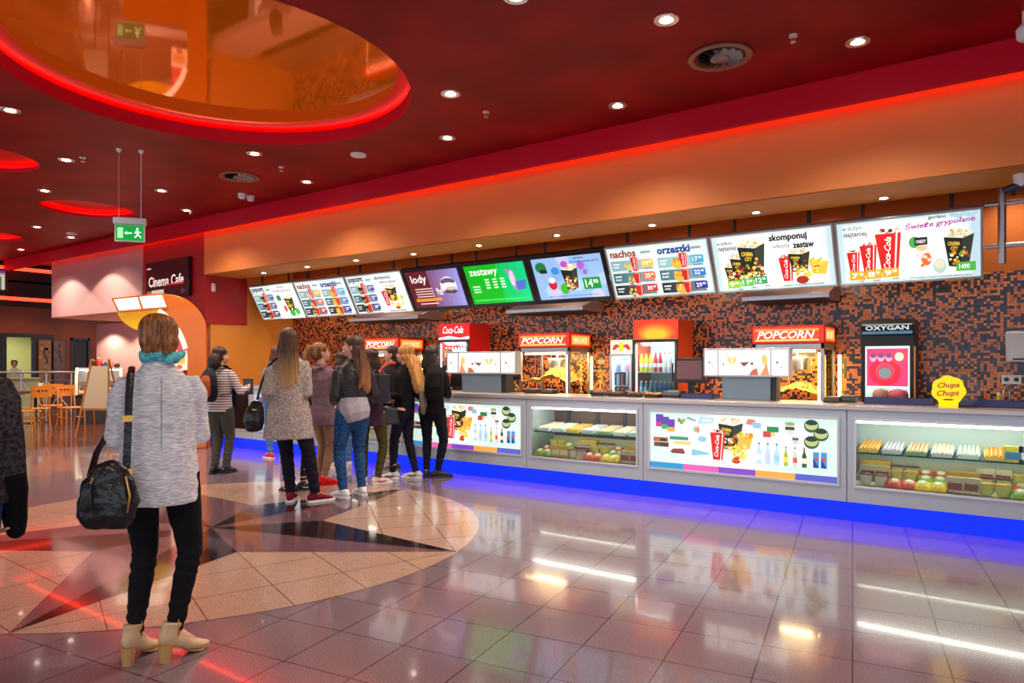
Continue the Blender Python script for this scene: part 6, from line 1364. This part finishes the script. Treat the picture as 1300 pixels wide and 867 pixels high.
# B -- girl in black sneakers directly behind the coat
p = person('girl in dark leggings and black sneakers directly behind the speckled coat', 372, 624, 1.50, 35)
p.pose(lf=(-.02, .0, 10), rf=(.13, -.02, -100), lh=(-.1, .2, 1.0), rh=(.12, .18, 1.02), c=(0, 0)); p.body(0, face=False); p.top(cloth('dark_hoodie', (44, 36, 44), None, 30), name='hoodie'); p.trousers(cloth('charcoal_leggings', (40, 44, 52), None, 30), r=(.09, .078, .058, .056, .040)); p.shoes(mat('black_sneaker', (.012, .012, .016), rough=.4), mat('black_sole', (.02, .02, .02)), 'sneaker', stripe=M_white); p.hair(hair_mat('dark_brown_hair', (30, 16, 12), (76, 44, 30)), 'bob', length=1.48)

# 6 -- ponytail girl
p = person('ponytail girl in mauve hoodie, tan trousers and red shoes', 408, 615, 1.625, -38)
p.pose(lf=(-.055, .03, -10), rf=(.06, -.03, -25), lh=(-.10, .24, 1.06), rh=(.10, .22, 1.04), hyaw=-42, sw=.15)
p.body(0); p.top(cloth('mauve_fleece', (136, 112, 124), None, 18), hem=.72, hr=(.182, .140), waist=(.165, .125), name='hoodie'); p.trousers(cloth('tan_trousers', (166, 134, 108), None, 30), r=(.092, .080, .058, .056, .044), end=.11); p.shoes(cloth('bright_red_canvas', (232, 34, 44), None, 40), cloth('red_sole', (214, 40, 50)), 'sneaker', high=.01)
p.hair(hair_mat('light_brown_hair', (84, 50, 26), (186, 132, 76)), 'pony', length=1.26)
b = MB(); b.loft([(-.07, -.09, 1.42), (0, -.12, 1.40), (.07, -.09, 1.42), (.08, -.02, 1.44)], [.03, .04, .03, .025], 12); b.blob('hood', cloth('mauve_fleece', (136, 112, 124)), p.root, .009, 2)

# 7 -- leather jacket girl
p = person('wavy-haired girl in black leather jacket, blue jeans and white sneakers', 448, 631, 1.68, 22)
p.pose(lf=(-.115, -.02, 22), rf=(.115, .03, 0), lh=(-.15, .16, 1.00), rh=(.17, .18, 1.04), hyaw=58, sw=.155)
p.body(0); p.top(mat('black_leather_jacket', (.014, .013, .016), rough=.33, bump=.5, vscale=18, stretch=(1, 1, 3)), hem=1.01, hr=(.165, .125), waist=(.160, .120), name='leather_jacket', sleeve=(.064, .058, .052, .044))
b = MB(); b.loft([(0, -.01, 1.06), (0, -.015, .98), (.01, -.02, .90), (.03, -.03, .815)], [(.150, .118), (.166, .135), (.172, .146), (.135, .120)], 28, 'flat', mod=lambda i, a: 1 + .025 * math.sin(a * 9)); b.blob('shirt', cloth('grey_jersey', (176, 172, 180), None, 16, st=(6, 6, 1)), p.root, .009, 2)
p.trousers(cloth('mid_blue_denim', (44, 92, 142), (26, 60, 108), 46, bump=.3), name='jeans', r=(.104, .092, .064, .060, .046), hipr=(.170, .13)); p.shoes(mat('white_leather', (.82, .82, .82), rough=.4))
p.hair(hair_mat('wavy_brown_hair', (48, 28, 18), (110, 70, 42), low=(176, 122, 70)), 'wavy', length=1.16, width=.125, thick=.075, wave=.012, shift=.02, back=.03)

# 8 -- girl in plum top and olive trousers
p = person('girl in plum top and olive trousers half hidden beside the leather jacket', 472, 615, 1.56, -4)
p.pose(lf=(-.10, .04, 10), rf=(.075, 0, -60), lh=(-.16, .12, .98), rh=(.14, .2, 1.0), hyaw=20)
p.body(0, face=False); p.top(cloth('plum_knit', (68, 46, 66), None, 30), hem=.74, hr=(.175, .13), name='long_top'); p.trousers(cloth('olive_trousers', (72, 70, 34), None, 30), r=(.096, .084, .06, .058, .046)); p.shoes(mat('pale_pink_mesh', srgb(226, 196, 190), rough=.7), None, 'sneaker', stripe=mat('crimson_stripe', srgb(190, 30, 60)))
p.hair(hair_mat('dark_brown_hair', (30, 16, 12), (76, 44, 30)), 'bob', length=1.46)
r = held('tote_bag', p, 'large smooth black tote bag on the plum-top girl', 'handbag')
b = MB(); b.m(mat('smooth_black_bag', (.022, .026, .034), rough=.3)); b.loft([(.11, -.20, 1.04), (.11, -.20, 1.16), (.11, -.20, 1.40)], [(.115, .050), (.125, .052), (.135, .045)], 4, 'flat'); b.M = Matrix.Identity(4); b.build('bag_body', r, bevel=.01)
strap(r, [(.03, -.19, 1.38), (.05, -.12, 1.46), (.09, -.06, 1.47), (.14, -.12, 1.46), (.18, -.19, 1.38)], .010)

# 9 -- girl with bob and coral scarf, facing left
p = person('brown-haired girl with coral scarf, facing left, in cream trousers', 498, 599, 1.62, 72)
p.pose(lf=(-.11, .02, 0), rf=(.11, 0, -5), lh=(-.15, .16, 1.0), rh=(.12, .2, 1.05), hyaw=12)
p.body(0); p.top(cloth('dark_navy_coat', (34, 28, 42), None, 30), hem=.86, hr=(.17, .135), name='jacket'); p.trousers(cloth('cream_trousers', (206, 196, 170), None, 30), r=(.098, .086, .064, .062, .048)); p.shoes(mat('grey_sneaker', (.12, .12, .13), rough=.5), None, 'sneaker', stripe=M_white)
p.hair(hair_mat('dark_brown_hair', (30, 16, 12), (76, 44, 30)), 'bob', length=1.45, width=.09, thick=.07)
b = MB(); b.loft([(-.06, .02, 1.46), (-.01, .07, 1.44), (.05, .03, 1.46), (.04, -.06, 1.48), (-.05, -.06, 1.48), (-.06, .02, 1.47)], [.032] * 6, 12); b.loft([(-.03, .11, 1.42), (-.04, .15, 1.3)], [(.05, .03), (.05, .02)], 12); b.blob('scarf', cloth('coral_scarf', (216, 96, 82), (160, 54, 50), 20, bump=.6), p.root, .008, 2)
r = held('handbag', p, 'black top-handle handbag hanging between the cream and navy trousers', 'handbag')
b = MB(); b.m(M_leather); b.prism([(-.15, .72), (.15, .72), (.12, .93), (-.12, .93)], 1, .10, .22); b.M = Matrix.Identity(4); o = b.build('bag_body', r, bevel=.02, seg=3)
strap(r, [(-.06, .16, .92), (-.05, .16, 1.02), (.0, .16, 1.05), (.05, .16, 1.02), (.06, .16, .92)], .008, name='handle')
# swing the bag to the camera side of her
r.rotation_euler.z = ray(493) ; r.location = (*GP(492, 8.05), 0); r.children[0].location.y = -.16; r.children[1].location.y = -.16

# 10 -- blonde girl
p = person('blonde girl with long wavy hair in black top and navy leggings', 516, 608, 1.61, 66)
p.pose(lf=(-.06, .16, 12), rf=(.07, -.10, 0), lh=(-.12, .2, 1.05), rh=(.14, .18, 1.02), hyaw=8, sw=.15)
p.body(0); p.top(cloth('black_top', (18, 17, 20), None, 30), hem=.92, hr=(.165, .125), name='top'); p.trousers(cloth('navy_leggings', (24, 26, 42), None, 30), r=(.096, .084, .06, .058, .042)); p.shoes(mat('grey_white_sneaker', (.6, .6, .62), rough=.5), None, 'sneaker', stripe=M_black)
p.hair(hair_mat('golden_blonde_hair', (150, 88, 34), (236, 176, 96), low=(250, 196, 116)), 'wavy', length=1.17, width=.12, thick=.085, wave=.012, vol=.006, back=.12)
r = held('shoulder_bag', p, 'grey soft shoulder bag behind the blonde girl', 'handbag')
b = MB(); b.loft([(.10, -.20, .86), (.09, -.21, .95), (.06, -.20, 1.09), (.05, -.18, 1.20)], [(.10, .04), (.12, .05), (.10, .04), (.05, .02)], 20); b.blob('bag_body', cloth('taupe_canvas', (120, 112, 102), None, 30), r, .009, 2); strap(r, [(.05, -.18, 1.19), (.06, -.13, 1.38), (.08, .0, 1.46)], .012)

# 11 -- dark-haired person with black backpack near the counter
p = person('dark-haired person in black near the counter, right of the blonde girl', 548, 606, 1.60, -15)
p.pose(lf=(-.07, .0, 5), rf=(.08, 0, -60), lh=(-.14, .2, 1.0), rh=(.16, .2, 1.05), hyaw=-10)
p.body(0, face=False); p.top(cloth('black_coat', (20, 19, 22), None, 30), hem=.84, hr=(.17, .13), name='jacket'); p.trousers(cloth('black_jeans', (22, 24, 34), None, 30)); p.shoes(mat('black_sneaker', (.012, .012, .016), rough=.4), mat('black_sole', (.02, .02, .02)))
p.hair(hair_mat('black_hair', (14, 10, 10), (46, 34, 30)), 'bob', length=1.42)
r = held('backpack', p, 'black backpack beside the dark-haired person near the counter', 'backpack')
b = MB(); b.loft([(.09, -.19, 1.05), (.09, -.21, 1.2), (.09, -.20, 1.36), (.09, -.18, 1.46)], [(.12, .05), (.13, .08), (.12, .07), (.08, .04)], 20); b.blob('bag_body', cloth('black_nylon', (18, 18, 20), None, 30, rough=.6), r, .009, 2)
for sg in (-1, 1): strap(r, [(.09 + sg * .06, -.16, 1.42), (sg * .11, -.04, 1.47), (sg * .12, .1, 1.38)], .016)
# C -- jeans leg seen between ponytail and leather jacket
p = person('hidden girl in blue jeans behind the leather jacket, one sneaker showing', 437, 594, 1.55, 10)
p.pose(lf=(-.13, 0, 30), rf=(.07, 0, 0)); p.body(0, face=False); p.top(cloth('grey_top', (90, 90, 100), None, 30), hem=.88, name='top', hr=(.165, .12)); p.trousers(cloth('light_jeans', (96, 132, 176), (70, 104, 150), 50)); p.shoes(mat('white_pink', (.75, .6, .62), rough=.5)); p.hair(hair_mat('dark_brown_hair', (30, 16, 12), (76, 44, 30)), 'bob', length=1.46)

# 12 -- employee behind the counter
x_ = PX(568, 7.50); p = Person('counter assistant with fair hair behind the worktop holding a red cup', (x_, 7.50), ray(568) + R(165), 1.60)
p.pose(lh=(-.12, .26, 1.12), rh=(.14, .24, 1.12), hyaw=0); p.body(0); p.top(cloth('black_uniform', (26, 22, 24), None, 30), hem=.86, hr=(.175, .13), name='uniform_shirt'); p.trousers(cloth('black_trousers', (20, 20, 22))); p.shoes(M_leather)
p.hair(hair_mat('sandy_hair', (120, 80, 44), (200, 150, 96)), 'short')
xr = PX(571, 7.18); r = empty('drink_cup', (xr, 7.12, ZT), 0, 'tall red cup with pink lid at the till by the left light box', 'cup')
b = MB(); b.m(M_redplastic); b.lathe((0, 0, 0), [(.035, 0), (.036, .01), (.055, .20)], 20); b.build('cup_body', r); b = MB(); b.m(mat('pink_lid', srgb(236, 150, 150), rough=.3)); b.lathe((0, 0, .20), [(.058, 0), (.058, .012), (.05, .05), (.02, .075)], 20); b.build('lid', r)
# 13 -- man in the white shirt in the cafe
d_ = 19.2; x_, y_ = GP(18, d_); p = Person('man in white shirt sitting behind the far railing', (x_, y_), ray(18) + R(178), 1.50)
p.pose(lh=(-.10, .26, 1.10), rh=(.10, .26, 1.12), hpitch=-8, sw=.18); p.body(0); p.top(cloth('white_shirt', (236, 232, 220), None, 20), hem=.86, hr=(.19, .13), name='shirt', chest=(.20, .14)); p.trousers(cloth('black_trousers', (20, 20, 22))); p.shoes(M_leather); p.hair(hair_mat('brown_hair', (56, 34, 20), (120, 78, 46)), 'short')
